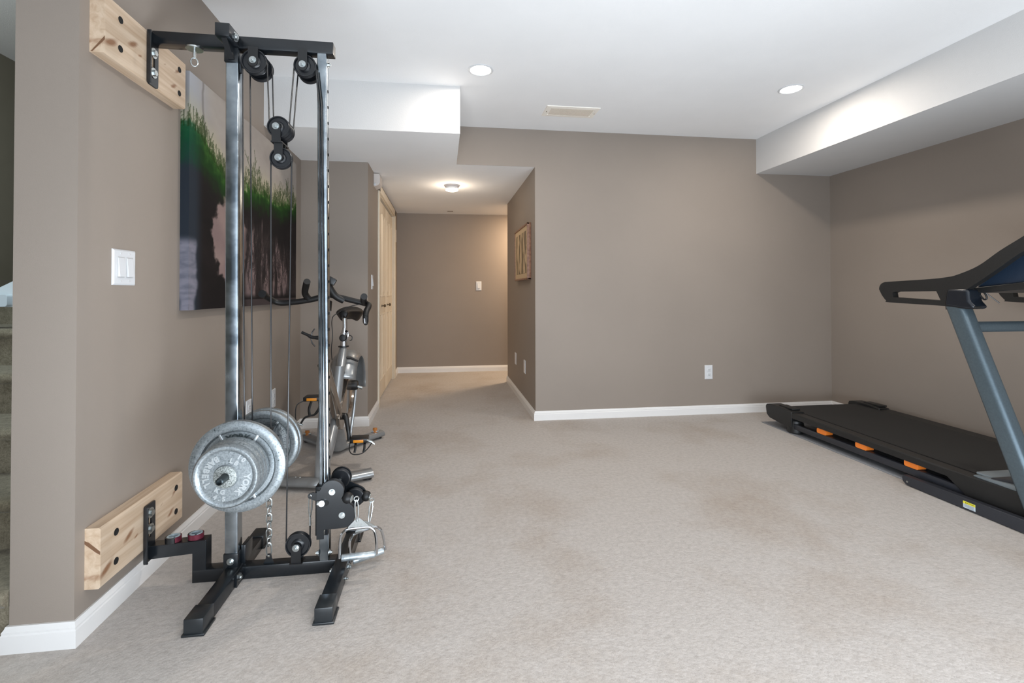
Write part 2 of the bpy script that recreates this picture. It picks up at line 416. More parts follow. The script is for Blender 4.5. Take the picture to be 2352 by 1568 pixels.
# ---------------------------------------------------------------- wall plates
def plate(name, label, cat, P, wall, n=1, kind='switch', w=None, h=.124, group=None):
    # local: u along wall, v up, w out of wall
    w = w or (.074 if n == 1 else .12)
    if wall == 'L': M = lambda u, v, d: (P[0]+d, P[1]+u, P[2]+v)
    elif wall == 'R': M = lambda u, v, d: (P[0]-d, P[1]-u, P[2]+v)
    else: M = lambda u, v, d: (P[0]+u, P[1]-d, P[2]+v)
    t = empty(name, M(0, 0, 0), label, cat, group)
    def bx(mb, u0, u1, v0, v1, d0, d1, bev=0, mi=0):
        a, b = M(u0, v0, d0), M(u1, v1, d1)
        mb.box(min(a[0], b[0]), max(a[0], b[0]), min(a[1], b[1]), max(a[1], b[1]), min(a[2], b[2]), max(a[2], b[2]), bev, mi)
    mb = MB(); rings = []
    for ins, d in ((0, 0), (0, .002), (.005, .006), (.02, .0065)):
        rings.append([M(-w/2+ins, -h/2+ins, d), M(w/2-ins, -h/2+ins, d), M(w/2-ins, h/2-ins, d), M(-w/2+ins, h/2-ins, d)])
    mb.ring_faces(rings); build('cover_plate', mb, WHITEP, t, smooth=20)
    for i in range(n):
        u = (i-(n-1)/2)*.046
        if kind == 'switch':
            f = MB(); bx(f, u-.018, u+.018, -.036, .036, .006, .0072); build('switch_surround', f, mat('switch_shadow_line', (190, 190, 190), .4), t, smooth=0)
            r = MB()
            q = [M(u-.0155, -.033, .007), M(u+.0155, -.033, .007), M(u+.0155, .033, .007), M(u-.0155, .033, .007)]
            q2 = [M(u-.0155, -.033, .0145), M(u+.0155, -.033, .0145), M(u+.0155, .033, .0085), M(u-.0155, .033, .0085)]
            r.ring_faces([q, q2]); build('rocker', r, WHITEP, t, smooth=0, bev=.001)
        if kind == 'outlet':
            for v in (-.02, .02):
                f = MB(); bx(f, u-.017, u+.017, v-.0145, v+.0145, .006, .0085, .002)
                o = build('receptacle', f, WHITEP, t)
                s_ = MB(); bx(s_, u-.0075, u-.0050, v-.001, v+.008, .0080, .0088); bx(s_, u+.005, u+.0075, v-.001, v+.008, .0080, .0088)
                a = M(u, v-.008, .0080); b = M(u, v-.008, .0089); s_.cyl(a, b, .0027, seg=12)
                build('socket_slots', s_, DARKHOLE, o)
        if kind != 'blank':
            for v in (-.048, .048):
                s_ = MB(); s_.cyl(M(u, v, .006), M(u, v, .0078), .003, seg=12); build('screw', s_, mat('painted_screw', (205, 205, 205), .3), t)
    return t
plate('light_switch', 'double white rocker switch plate on the near left wall beside the cable machine', 'light switch', (XL, 1.834, 1.163), 'L', 2)
plate('light_switch', 'single white rocker switch beside the closet door casing', 'light switch', (XD, 4.165, 1.16), 'L')
plate('light_switch', 'white switch plate on the end wall of the hallway', 'light switch', (.4925, YH, 1.155), 'B')
plate('wall_outlet', 'white duplex outlet low on the back wall left of the treadmill', 'outlet', (2.325, YB, .365), 'B', kind='outlet')
plate('wall_outlet', 'white outlet low on the left wall in front of the exercise bike, the far one', 'outlet', (XL, 3.335, .37), 'L', kind='outlet')
plate('wall_outlet', 'white outlet low on the left wall directly above the silver weight plates', 'outlet', (XL, 2.93, .39), 'L', kind='outlet')
plate('wall_outlet', 'white cover plate low on the hallway right wall, nearer the corner', 'outlet', (XH, 4.43, .368), 'R', kind='blank', w=.08)
plate('wall_outlet', 'white cover plate low on the hallway right wall, farther from the corner', 'outlet', (XH, 4.99, .368), 'R', kind='blank', w=.08)
plate('wall_plate', 'tiny white plate high on the wall past the closet door', 'wall plate', (XD, 6.26, 1.80), 'L', kind='blank', w=.05, h=.16)
# sensor box by the closet
sb = empty('door_chime', (XD, 4.33, 2.02), 'small white box mounted high above the closet door casing near the ceiling', 'door chime')
mb = MB(); mb.prism([(XD, 2.115), (XD+.045, 2.115), (XD+.052, 2.10), (XD+.052, 2.035), (XD+.04, 2.018), (XD+.018, 2.006), (XD, 2.004)], 'y', 4.27, 4.42)
build('chime_cover', mb, mat('aged_white_plastic', (214, 206, 200), .4), sb, smooth=30)
mb = MB(); mb.box(XD, XD+.02, 4.262, 4.28, 2.01, 2.03, .003); build('mounting_tab', mb, WHITEP, sb)

# ---------------------------------------------------------------- lamps and ceiling things
GLOW = mat('lit_lens', (255, 250, 240), .5, emit=14)
def can(x, y, label):
    t = empty('recessed_light', (x, y, H), label, 'ceiling light', 'recessed downlights in the ceiling')
    mb = MB(); mb.lathe([(.066, 0), (.078, 0), (.078, .003), (.070, .006), (.064, .004), (.062, 0)], (x, y, H), (0, 0, -1), 40, closed=True)
    build('trim_ring', mb, WHITEP, t)
    mb = MB(); mb.lathe([(0, .0005), (.064, .0005), (.060, .003), (0, .004)], (x, y, H), (0, 0, -1), 40)
    build('lens', mb, GLOW, t)
    return t
can(.235, 2.90, 'round recessed ceiling light left of the air vent, nearer the cable machine')
can(2.335, 2.905, 'round recessed ceiling light right of the air vent, beside the right soffit')
v = empty('ceiling_vent', (.965, 3.49, H), 'cream rectangular air register in the white ceiling between two downlights', 'vent')
VX0, VX1, VY0, VY1 = .762, 1.17, 3.385, 3.59
mb = MB(); rings = []
for ins, d in ((0, 0), (.004, .005), (.035, .007), (.037, .003)):
    rings.append([(VX0+ins, VY0+ins, H-d), (VX1-ins, VY0+ins, H-d), (VX1-ins, VY1-ins, H-d), (VX0+ins, VY1-ins, H-d)])
mb.ring_faces(rings); VENT = mat('cream_register', (250, 244, 234), .45); build('vent_frame', mb, VENT, v, smooth=0)
build('vent_backing', MB().box(VX0+.03, VX1-.03, VY0+.03, VY1-.03, H-.0035, H), VENT, v, smooth=0)
mb = MB()
for i in range(46):
    x = VX0+.045+i*(VX1-VX0-.09)/45; mb.box(x-.0016, x+.0016, VY0+.037, VY1-.037, H-.008, H-.002)
build('louvre', mb, mat('register_louvre', (248, 240, 228), .5), v, smooth=0)
for x in (VX0+.018, VX1-.018):
    build('screw', MB().cyl((x, 3.49, H-.006), (x, 3.49, H-.009), .004, seg=12), mat('register_screw', (150, 135, 115), .4, .6), v)
# flush light in hallway
fx, fy = .096, 4.70
t = empty('flush_ceiling_light', (fx, fy, ZF), 'small round flush light glowing on the hallway ceiling', 'ceiling light')
build('light_base', MB().lathe([(0, 0), (.072, 0), (.074, .008), (.066, .018), (0, .018)], (fx, fy, ZF), (0, 0, -1), 40), mat('grey_light_base', (196, 190, 190), .4), t)
build('light_body', MB().lathe([(0, .018), (.063, .018), (.063, .036), (0, .036)], (fx, fy, ZF), (0, 0, -1), 40), WHITEP, t)
build('lens', MB().lathe([(0, .036), (.062, .036), (.060, .050), (.045, .056), (0, .058)], (fx, fy, ZF), (0, 0, -1), 40), mat('lit_hall_lens', (255, 246, 230), .5, emit=7), t)
tag(build('ceiling_slot', MB().box(.068, .142, 6.19, 6.225, ZF-.004, ZF, .001), mat('slot_grey', (150, 138, 128), .5)), 'tiny grey slotted fitting on the hallway ceiling close to the end wall', 'ceiling fitting')

# ---------------------------------------------------------------- painting on the left wall
PY0, PY1, PZ0, PZ1, PT = 2.196, 3.706, .998, 2.03, .035
def fbm(x, y, o=4, s=0):
    return noise.fractal(Vector((x, y, s)), 1.0, 2.0, o)
def lerp(a, b, t): t = max(0, min(1, t)); return tuple(a[i]+(b[i]-a[i])*t for i in range(3))
def sst(a, b, x): t = max(0, min(1, (x-a)/(b-a))); return t*t*(3-2*t)
NU, NV = 420, 290
strokes = {}
def put(u, v, a):
    i, j = int(u*NU), int(v*NV)
    if 0 <= i < NU and 0 <= j < NV: strokes[(i, j)] = max(strokes.get((i, j), 0), a); strokes[(i+1, j)] = max(strokes.get((i+1, j), 0), a*.45)
def branch(u, v, ang, ln, a, depth, flip):
    n = int(ln*NV)
    for k in range(n):
        u += math.cos(ang)/NV*.7; v += math.sin(ang)/NV*flip
        ang += random.uniform(-.09, .09); put(u, v, a)
        if depth and random.random() < .11:
            branch(u, v, ang+random.choice((-1, 1))*random.uniform(.3, .75), ln*(1-k/n)*.5, a*.8, depth-1, flip)
def horizon(u):   # top of the tree line
    pts = ((0, .80), (.06, .79), (.13, .72), (.22, .655), (.3, .63), (.42, .66), (.5, .66), (.58, .675), (.66, .655), (.78, .66), (.88, .69), (1, .70))
    for (a, p), (b, q) in zip(pts, pts[1:]):
        if u <= b: return p+(q-p)*(u-a)/(b-a)
    return .7
for k in range(260):
    u = random.random(); branch(u, horizon(u)-.03, PI/2+random.uniform(-.15, .15), random.uniform(.04, .11), .8, 1, 1)
for u, l in ((.47, .24), (.50, .17), (.53, .13), (.72, .13), (.76, .16), (.80, .14), (.86, .17), (.90, .19), (.95, .16), (.42, .11), (.39, .12), (.61, .1)):
    for _ in range(2): branch(u, horizon(u)-.02, PI/2, l, .9, 4, 1)
for k in range(120):
    u = random.uniform(.40, 1); branch(u, .34+random.uniform(-.1, .12), PI/2+random.uniform(-.25, .25), random.uniform(.08, .22), .85, 2, -1)
def pcol(u, v):
    n1 = fbm(u*5, v*5); n2 = fbm(u*26, v*26, 5, 3.1); n3 = fbm(u*70, v*9, 4, 7.7)
    hz = horizon(u)+.018*n3+.012*fbm(u*120, 1.5, 3)
    sky = lerp((146, 138, 132), (168, 160, 152), .5+n1*.6)
    sky = lerp((170, 172, 178), sky, sst(0, .16, u))
    sky = lerp(sky, (172, 164, 132), sst(.16, 0, v-hz)*.65)
    if v > .7: sky = lerp(sky, (100, 94, 90), sst(.010, .0, abs(u-.085-.02*fbm(v*6, 2.2)))*.5*sst(.66, .78, v))
    # green then black below the tree line
    d = hz-v+.03*n2; gw = (.17 if u > .35 else .24)
    g1 = lerp((58, 96, 36), (26, 56, 20), sst(0, gw*.35, d)); g1 = lerp(g1, (16, 74, 54), sst(.10, 0, u)*.8)
    dark = lerp((20, 18, 18), (34, 29, 29), .5+n1*.5)
    dark = lerp((40, 46, 54), dark, sst(.03, .09, u))
    body = lerp(g1, dark, sst(gw*.25, gw*.95, d+.05*n1))
    c = lerp(sky, body, sst(-.012, .028, d))
    # lower left blossom-coloured gap
    e = ((u-.275)/.135)**2+((v-.335)/.215)**2+.30*n2+.25*n1
    c = lerp(c, lerp((126, 106, 104), (142, 122, 116), .5+n1), (1-sst(.80, 1.12, e)))
    # right field with hanging branches
    top = .475-.09*sst(.55, .9, u)+.05*n3
    f = sst(.36, .42, u)*sst(top+.02, top-.10, v)*sst(.035, .075, v)
    pink = lerp((128, 110, 108), (108, 92, 92), .5+n2)
    pink = lerp(pink, dark, .75*sst(.05, .45, fbm(u*16, v*3.2, 4, 2.2)+.25+.5*sst(.7, .95, u)))
    c = lerp(c, pink, f*.95)
    if v < .035: c = lerp(c, (88, 76, 76), .6*sst(.36, .42, u))
    # pale trunk column at the near edge
    tw = .035+.022*fbm(v*7, 4.4)
    if v < .32: c = lerp(c, lerp((112, 112, 124), (140, 136, 148), .5+fbm(u*20, v*45, 3)), sst(tw+.02, tw, u)*sst(.32, .27, v)*.85)
    s = strokes.get((int(u*NU), int(v*NV)))
    if s:
        sc = lerp((34, 50, 20), (28, 24, 24), sst(.62, .5, v)); c = lerp(c, sc, s*(.9 if not .1 < u < .4 or v > .55 else .0))
    return c
pm = bpy.data.meshes.new('canvas_face'); vs = []; cs = []
for j in range(NV+1):
    for i in range(NU+1):
        u, vv = i/NU, j/NV; vs.append((PT, (PY1-PY0)*u, (PZ1-PZ0)*vv)); cs.append(pcol(min(u, .999), min(vv, .999)))
fs = [(j*(NU+1)+i, j*(NU+1)+i+1, (j+1)*(NU+1)+i+1, (j+1)*(NU+1)+i) for j in range(NV) for i in range(NU)]
# wrapped near side edge
b0 = len(vs); NE = 8
for j in range(NV+1):
    for i in range(NE+1):
        vs.append((PT*i/NE, 0, (PZ1-PZ0)*j/NV)); c = pcol(.004+.05*(NE-i)/NE*.6, min(j/NV, .999)); cs.append(tuple(q*.93 for q in c))
fs += [(b0+j*(NE+1)+i, b0+j*(NE+1)+i+1, b0+(j+1)*(NE+1)+i+1, b0+(j+1)*(NE+1)+i) for j in range(NV) for i in range(NE)]
pm.from_pydata(vs, [], fs)
ca = pm.color_attributes.new('paint', 'FLOAT_COLOR', 'POINT')
for k, c in enumerate(cs): ca.data[k].color = lin(c)
M = bpy.data.materials.new('printed_canvas'); M.use_nodes = True; N = M.node_tree.nodes; L = M.node_tree.links
at = N.new('ShaderNodeVertexColor'); at.layer_name = 'paint'; L.new(at.outputs['Color'], N['Principled BSDF'].inputs['Base Color'])
N['Principled BSDF'].inputs['Roughness'].default_value = .75; N['Principled BSDF'].inputs['Specular IOR Level'].default_value = .12
wv = N.new('ShaderNodeTexNoise'); wv.inputs['Scale'].default_value = 700; tcn = N.new('ShaderNodeTexCoord'); L.new(tcn.outputs['Object'], wv.inputs['Vector'])
bpn = N.new('ShaderNodeBump'); bpn.inputs['Strength'].default_value = .15; bpn.inputs['Distance'].default_value = .001
L.new(wv.outputs['Fac'], bpn.inputs['Height']); L.new(bpn.outputs['Normal'], N['Principled BSDF'].inputs['Normal'])
pm.materials.append(M)
pt = empty('canvas_painting', (XL, PY0, PZ0), 'large unframed canvas of dark green trees mirrored in pinkish water on the left wall', 'painting')
po = bpy.data.objects.new('canvas_face', pm); COL.objects.link(po); po.parent = pt
build('stretcher_frame', MB().box(XL, XL+PT-.001, PY0+.001, PY1, PZ0, PZ1), mat('canvas_backing', (60, 56, 54), .7), pt, smooth=0)

# picture in the hallway
fp = empty('framed_picture', (XH, 4.42, 1.18), 'walnut framed beige picture of brown vertical streaks hanging on the hallway right wall', 'picture')
FY0, FY1, FZ0, FZ1, FT = 4.10, 4.83, 1.185, 1.685, .035
mb = MB()
for a in ((FY0, FY1, FZ1-.014, FZ1), (FY0, FY1, FZ0, FZ0+.014), (FY0, FY0+.014, FZ0, FZ1), (FY1-.014, FY1, FZ0, FZ1)):
    mb.box(XH-FT, XH, a[0], a[1], a[2], a[3], .0015)
build('picture_frame', mb, PICWOOD, fp)
M = bpy.data.materials.new('streaked_art_print'); M.use_nodes = True; N = M.node_tree.nodes; L = M.node_tree.links
tcn = N.new('ShaderNodeTexCoord'); mp = N.new('ShaderNodeMapping'); mp.inputs['Scale'].default_value = (1, 9, 3.0); L.new(tcn.outputs['Object'], mp.inputs['Vector'])
nn = N.new('ShaderNodeTexNoise'); nn.inputs['Scale'].default_value = 1.6; nn.inputs['Detail'].default_value = 8; nn.inputs['Distortion'].default_value = 1; L.new(mp.outputs[0], nn.inputs['Vector'])
cr = N.new('ShaderNodeValToRGB'); e = cr.color_ramp.elements; e[0].position = .44; e[0].color = lin((112, 96, 72)); e[1].position = .56; e[1].color = lin((196, 172, 138))
sx = N.new('ShaderNodeSeparateXYZ'); L.new(tcn.outputs['Object'], sx.inputs[0])
wv = N.new('ShaderNodeMath'); wv.operation = 'SINE'; mu = N.new('ShaderNodeMath'); mu.operation = 'MULTIPLY'; mu.inputs[1].default_value = 2*PI/.165; L.new(sx.outputs[1], mu.inputs[0]); L.new(mu.outputs[0], wv.inputs[0])
ma = N.new('ShaderNodeMath'); ma.operation = 'MULTIPLY_ADD'; ma.inputs[1].default_value = .10; L.new(wv.outputs[0], ma.inputs[0]); L.new(nn.outputs['Fac'], ma.inputs[2])
L.new(ma.outputs[0], cr.inputs['Fac'])
L.new(cr.outputs['Color'], N['Principled BSDF'].inputs['Base Color']); N['Principled BSDF'].inputs['Roughness'].default_value = .6
build('art_print', MB().box(XH-FT+.006, XH-.004, FY0+.075, FY1-.085, FZ0+.06, FZ1-.06), M, fp, smooth=0)
build('picture_mat', MB().box(XH-FT+.008, XH-.003, FY0+.012, FY1-.012, FZ0+.012, FZ1-.012), mat('beige_mount', (198, 174, 140), .6), fp, smooth=0)

# ---------------------------------------------------------------- timber boards on the left wall
def board(z0, z1, y0, y1, label):
    mb = MB(); x0, x1 = XL, XL+.0455
    sec = [(x0, z0), (x1-.005, z0), (x1, z0+.005), (x1, z1-.005), (x1-.005, z1), (x0, z1)]
    mb.prism(sec, 'y', y0, y1)
    t = empty('mounting_board', (x0, y0, z0), label, 'timber board', 'pine boards holding the cable machine to the wall')
    build('board', mb, PINE, t, smooth=0)
    for y in (y0+.072, y1-.047):
        for z in (z0+.048, z1-.048):
            h = MB(); h.lathe([(0, .0004), (.0115, .0004), (.0115, .0014), (.009, .0006), (0, .0006)], (x1, y, z), (1, 0, 0), 20)
            build('screw_hole', h, DARKHOLE, t)
    k = MB(); zc = z0+.03 if z0 > 1 else z1-.05
    k.prism([(x0+.004, zc-.028), (x0+.009, zc-.028), (x0+.0445, zc+.012), (x0+.0445, zc+.024), (x0+.036, zc+.013)], 'y', y0-.0006, y0+.001) if z0 > 1 else \
        k.prism([(x0, zc+.012), (x0+.012, zc+.006), (x0+.0445, zc-.024), (x0+.0445, zc-.034), (x0+.032, zc-.026), (x0, zc+.002)], 'y', y0-.0006, y0+.001)
    build('end_grain_knot', k, mat('knot_brown', (112, 80, 56), .7), t, smooth=0)
board(1.842, 2.035, 1.664, 2.142, 'pale pine board screwed to the left wall at the top of the cable machine')
board(.142, .333, 1.662, 2.137, 'pale pine board screwed to the left wall just above the baseboard')

# ---------------------------------------------------------------- cable machine
cm = empty('cable_machine', (-.62, 1.9275, 0), 'tall black and chrome cable pulley machine bracketed to the left wall', 'exercise machine')
YF0, YC, YR0 = 1.905, 1.9275, 1.95
def part(n, mb, mt, p=None, **k): return build(n, mb, mt, p or cm, **k)
def hexbolt(p, d, r=.009, parent=None, name='bolt'):
    d = Vector(d).normalized(); mb = MB(); p = Vector(p)
    mb.cyl(p, p+d*.002, r*1.45, seg=24); mb.cyl(p+d*.002, p+d*.009, r, seg=6); mb.cyl(p+d*.009, p+d*.013, r*.5, seg=12)
    return part(name, mb, ZINC, parent, smooth=25)
def post(xt, xb, z0, z1, w, y0, y1, mt, holes=False):
    mb = MB(); r = .004
    ring = lambda xc, z: [(xc+a, (y0+y1)/2+b, z) for a, b in rrect(-w/2, w/2, -(y1-y0)/2, (y1-y0)/2, r, 3)]
    mb.ring_faces([ring(xb, z0), ring(xt, z1)])
    return part('upright', mb, mt, smooth=30)
LP = post(-.788, -.782, .045, 1.99, .0455, YF0, YR0, POSTCHROME)
RP = post(-.463, -.449, .045, 2.0, .036, YF0+.002, YR0-.003, POSTCHROME)
hp = MB()
for i in range(26):
    z = 1.86-i*.062; x = -.463+(.014*(2-z)/1.95)+.018
    hp.lathe([(0, .0003), (.0048, .0003), (.0060, .0012), (.0060, .0003)], (x, YC, z), (1, 0, 0), 14)
part('adjustment_holes', hp, DARKHOLE, RP)['kind'] = 'stuff'
# base
mb = MB(); mb.box(-.917, -.405, YF0, YR0, 0, .047, .002); part('base_beam', mb, BLACK)
mb = MB(); mb.prism([(-.917, .044), (-.917, .108), (-1.062, .098), (-1.062, .146), (-.869, .156), (-.869, .044)][::-1], 'y', YF0, YR0); part('wall_arm', mb, BLACK, smooth=0, bev=.002)
for xc in (-.772, -.381):
    mb = MB(); mb.box(xc-.025, xc+.025, 1.66, 2.15, .001, .050, .002)
    f = part('foot_beam', mb, BLACK)
    for s, ye in ((1, 1.612), (-1, 2.195)):
        c = MB(); a, b = sorted((ye, ye+s*.075))
        c.box(xc-.029, xc+.029, a, b, .004, .054, .003)
        fl = ye+s*.004
        c.box(xc-.034, xc+.034, a-.003 if s > 0 else a, b if s > 0 else b+.003, 0, .008, .002)
        part('end_cap', c, BLACKCAP, f)
part('post_sleeve', MB().box(-.808, -.757, YF0-.004, YR0+.004, .045, .100, .002), BLACK)
part('brace_tube', MB().box(-.757, -.741, 1.93, 2.0, .047, .115, .002), BLACK)
hexbolt((-.782, YF0-.004, .072), (0, -1, 0))
hexbolt((-.742, YF0-.03, .028), (1, -.2, 0), .010)
part('base_gusset', MB().box(-.747, -.741, YF0-.05, YF0, .0, .046), BLACK, smooth=0)
hexbolt((-.407, 1.872, .026), (-1, -.3, 0), .010)
hexbolt((-.355, 1.885, .030), (1, -.2, 0), .008)
hexbolt((-.355, 1.83, .018), (1, -.2, 0), .005)
hexbolt((-.431, YC-.02, .078), (1, 0, 0), .008); hexbolt((-.467, YC-.02, .078), (-1, 0, 0), .008)
# top
mb = MB(); mb.box(-1.066, -.420, YF0, YR0, 2.0, 2.046, .002); part('top_beam', mb, BLACK)
mb = MB(); mb.box(-.4215, -.4195, YF0+.004, YR0-.004, 2.004, 2.042); part('end_cap', mb, BLACKM)
mb = MB(); mb.box(-.811, -.762, 1.82, YF0, 2.0, 2.048, .002); part('top_stub', mb, BLACK)
part('top_gusset', MB().prism([(1.835, 2.0), (YF0, 2.0), (YF0, 1.95), (1.893, 1.95)], 'x', -.796, -.776), BLACK, smooth=0)
part('post_sleeve', MB().box(-.8135, -.7635, YF0-.006, YR0+.006, 1.944, 2.0, .002), BLACK)
part('sleeve_gusset', MB().prism([(YF0-.004, 1.99), (YF0+.03, 1.99), (YF0+.03, 1.915), (YF0+.02, 1.915)], 'x', -.7645, -.7605), BLACK, smooth=0)
hexbolt((-.790, YF0-.006, 1.972), (0, -1, 0))
hexbolt((-.762, 1.866, 2.022), (1, -.3, 0), .012)
hexbolt((-.445, YC, 1.966), (1, 0, 0), .007)
for k, (x, z0, z1, bz) in enumerate(((XL+.0465, 1.838, 2.036, (1.962, 1.888)), (XL+.0465, .094, .302, (.268, .210)))):
    mb = MB(); cy = 1.908; slot = rrect(cy-.0085, cy+.0085, (z0+.03 if k == 0 else z0+.085), (z1-.058 if k == 0 else z1-.022), .008, 5)
    mb.curveplate([rrect(cy-.031, cy+.031, z0, z1, .006 if k else .012), slot], 'x', x, x+.006, .0008)
    w = part('wall_bracket', mb, BLACK)
    part('bracket_lip', MB().box(x+.002, x+.016, cy-.034, cy-.029, z0+.002, z1-.002, .001), BLACK, w)
    for z in bz:
        b = MB(); b.cyl((x+.006, cy, z), (x+.0085, cy, z), .019, seg=28); b.cyl((x+.0085, cy, z), (x+.016, cy, z), .011, seg=6)
        part('bolt', b, ZINC, w, smooth=25)
# eye bolt
mb = MB(); ex, ey = -.930, YC
mb.cyl((ex, ey, 2.0), (ex, ey, 1.994), .029, seg=32); mb.cyl((ex, ey, 1.994), (ex, ey, 1.962), .0055, seg=14)
mb.tube([(ex+.010*math.cos(a), ey+.008*math.cos(a)*.6, 1.946+.016*math.sin(a)) for a in [2*PI*i/24 for i in range(24)]], .0028, 8, closed=True)
part('eye_bolt', mb, ZINC)
# pulleys
def pulley(x, z, r, ys, br=None, name='pulley'):
    o = None
    for y in ys:
        mb = MB(); h = .011
        P = [(.008, -h*.7), (r*.32, -h), (r*.45, -h*.8), (r*.52, -h*.45), (r*.84, -h*.45), (r*.9, -h), (r*.985, -h), (r, -h*.8), (r*.86, 0), (r, h*.8), (r*.985, h), (r*.9, h), (r*.84, h*.45), (r*.52, h*.45), (r*.45, h*.8), (r*.32, h), (.008, h*.7)]
        mb.lathe(P, (x, y, z), (0, -1, 0), 48, closed=True)
        o = part(name, mb, PULLEY, smooth=30)
        if y == ys[0]:
            a = MB(); a.cyl((x, ys[0]-.016, z), (x, ys[-1]+.016, z), .0055, seg=12); part('axle', a, ZINC, o)
    return o
def uplate(x, z0, z1, y, w, parent, rd='bot', t=.003):
    mb = MB(); r = w/2
    if rd == 'bot': o = arc(x, z0, r, 180, 360, 10)+[(x+r, z1), (x-r, z1)]
    else: o = arc(x, z1, r, 0, 180, 10)+[(x-r, z0), (x+r, z0)]
    mb.prism(o, 'y', y-t/2, y+t/2); return part('bracket_plate', mb, BLACKM, parent, smooth=30)
p = pulley(-.706, 1.949, .0465, (1.905, 1.965))
for y in (1.887, 1.984): uplate(-.706, 1.944, 2.0, y, .036, p)
hexbolt((-.706, 1.885, 1.949), (0, -1, 0), .009, p)
p = pulley(-.522, 1.944, .042, (1.905, 1.958))
for y in (1.887, 1.977): uplate(-.528, 1.938, 2.0, y, .034, p)
hexbolt((-.528, 1.885, 1.944), (0, -1, 0), .009, p)
p = pulley(-.618, 1.704, .041, (1.905, 1.930, 1.955))
for y in (1.889, 1.972): uplate(-.623, 1.648, 1.704, y, .032, p, 'top')
part('yoke', MB().box(-.642, -.602, 1.887, 1.974, 1.643, 1.648), BLACKM, p, smooth=0)
hexbolt((-.624, 1.887, 1.704), (0, -1, 0), .009, p)
p = pulley(-.611, 1.587, .0405, (1.912,))
for y in (1.896, 1.928): uplate(-.617, 1.587, 1.645, y, .032, p)
hexbolt((-.617, 1.894, 1.587), (0, -1, 0), .009, p)
p = pulley(-.545, .112, .046, (1.915,))
for y in (1.899, 1.931): uplate(-.549, .046, .105, y, .036, p, 'top')
part('bracket_foot', MB().box(-.572, -.526, 1.893, 1.937, .046, .050), BLACKM, p, smooth=0)
hexbolt((-.549, 1.897, .107), (0, -1, 0), .009, p)
# cables
def cable(pts, r=.0028): part('cable', MB().tube(pts, r, 8), CABLE)
cable([(-.750, 1.905, 1.949), (-.737, 1.905, .56)])
cable([(-.745, 1.965, 1.949), (-.731, 1.965, .56)])
cable([(-.662, 1.905, 1.949), (-.652, 1.905, 1.72)])
cable([(-.663, 1.965, 1.949), (-.653, 1.955, 1.72)])
cable([(-.563, 1.905, 1.944), (-.580, 1.905, 1.72)])
cable([(-.564, 1.958, 1.944), (-.580, 1.955, 1.72)])
cable([(-.649, 1.912, 1.587), (-.645, 1.912, .56)])
cable([(-.573, 1.912, 1.587), (-.589, 1.915, .125)])
cable([(-.483, 1.899, 1.944), (-.470, 1.899, 1.80), (-.4525, 1.898, .34)])
cable([(-.476, 1.897, 1.93), (-.460, 1.896, 1.80), (-.4405, 1.896, .36)])
cable([(-.502, 1.913, .125), (-.4985, 1.90, .19)])
# weight carriage with its bar
wc = part('weight_carriage', MB().box(-.757, -.632, 1.890, 1.975, .435, .515, .003), BLACK)
part('cable_bracket', MB().box(-.748, -.636, 1.898, 1.972, .515, .560, .002), BLACK, wc)
part('weight_bar', MB().lathe([(0, -.47), (.0115, -.47), (.0125, -.465), (.0125, -.01), (.0115, -.002), (.0085, 0), (.0085, -.012), (0, -.012)], (-.70, 1.615, .474), (0, -1, 0), 24), mat('dark_bar_steel', (62, 68, 70), .3, .8, var=.1), wc)
part('hanging_bolt', MB().cyl((-.70, YC, .435), (-.70, YC, .30), .006, seg=10), ZINC, wc)
# chain
for i in range(11):
    z = .386-i*.0285; a = (i % 2)
    if i == 10: z = .098
    ln = .013 if i < 10 else .019; pts = []
    for k in range(20):
        t = 2*PI*k/20; u = .0085*math.cos(t); w_ = ln*math.sin(t)+(.006 if math.sin(t) > 0 else -.006)
        pts.append((-.653+(u if a == 0 else u*.35), 1.920+(u*.35 if a == 0 else u), z+w_))
    part('chain_link', MB().tube(pts, .0027, 6, closed=True), ZINC)
part('chain_lug', MB().curveplate([[(-.672, .047), (-.634, .047), (-.643, .068)]+arc(-.653, .073, .010, 0, 180, 6)+[(-.663, .068)], circ(-.653, .073, .005, 12)], 'y', 1.917, 1.921, .0004), BLACK)
# adjustable pulley trolley on the right upright
tr = part('pulley_trolley', MB().box(-.478, -.432, 1.892, 1.962, .150, .335, .002), BLACK)
def camplate(y, dx, dz, sc=1.0):
    c1, c2 = (-.410+dx, .325+dz), (-.374+dx, .236+dz)
    o = [(-.466+dx, .150+dz), (-.466+dx, .331+dz), (-.456+dx, .331+dz)]
    o += arc(c1[0], c1[1], .043, 165, -38, 18)+arc(c2[0], c2[1], .049, 52, -80, 16)
    o += [(-.40+dx, .186+dz), (-.44+dx, .186+dz), (-.44+dx, .150+dz)]
    mb = MB(); mb.curveplate([o], 'y', y-.0025, y+.0025, 0); return mb, c1, c2
mb, c1, c2 = camplate(1.865, 0, 0)
cp = part('trolley_cam_plate', mb, BLACK, tr, smooth=14, bev=.0006)
for c in (c1, c2): hexbolt((c[0], 1.862, c[1]), (0, -1, 0), .008, cp)
part('cam_slot', MB().prism(arc(-.431, .285, .010, -90, 90, 8)+[(-.448, .298), (-.448, .275)], 'y', 1.8615, 1.8622), DARKHOLE, cp, smooth=0)
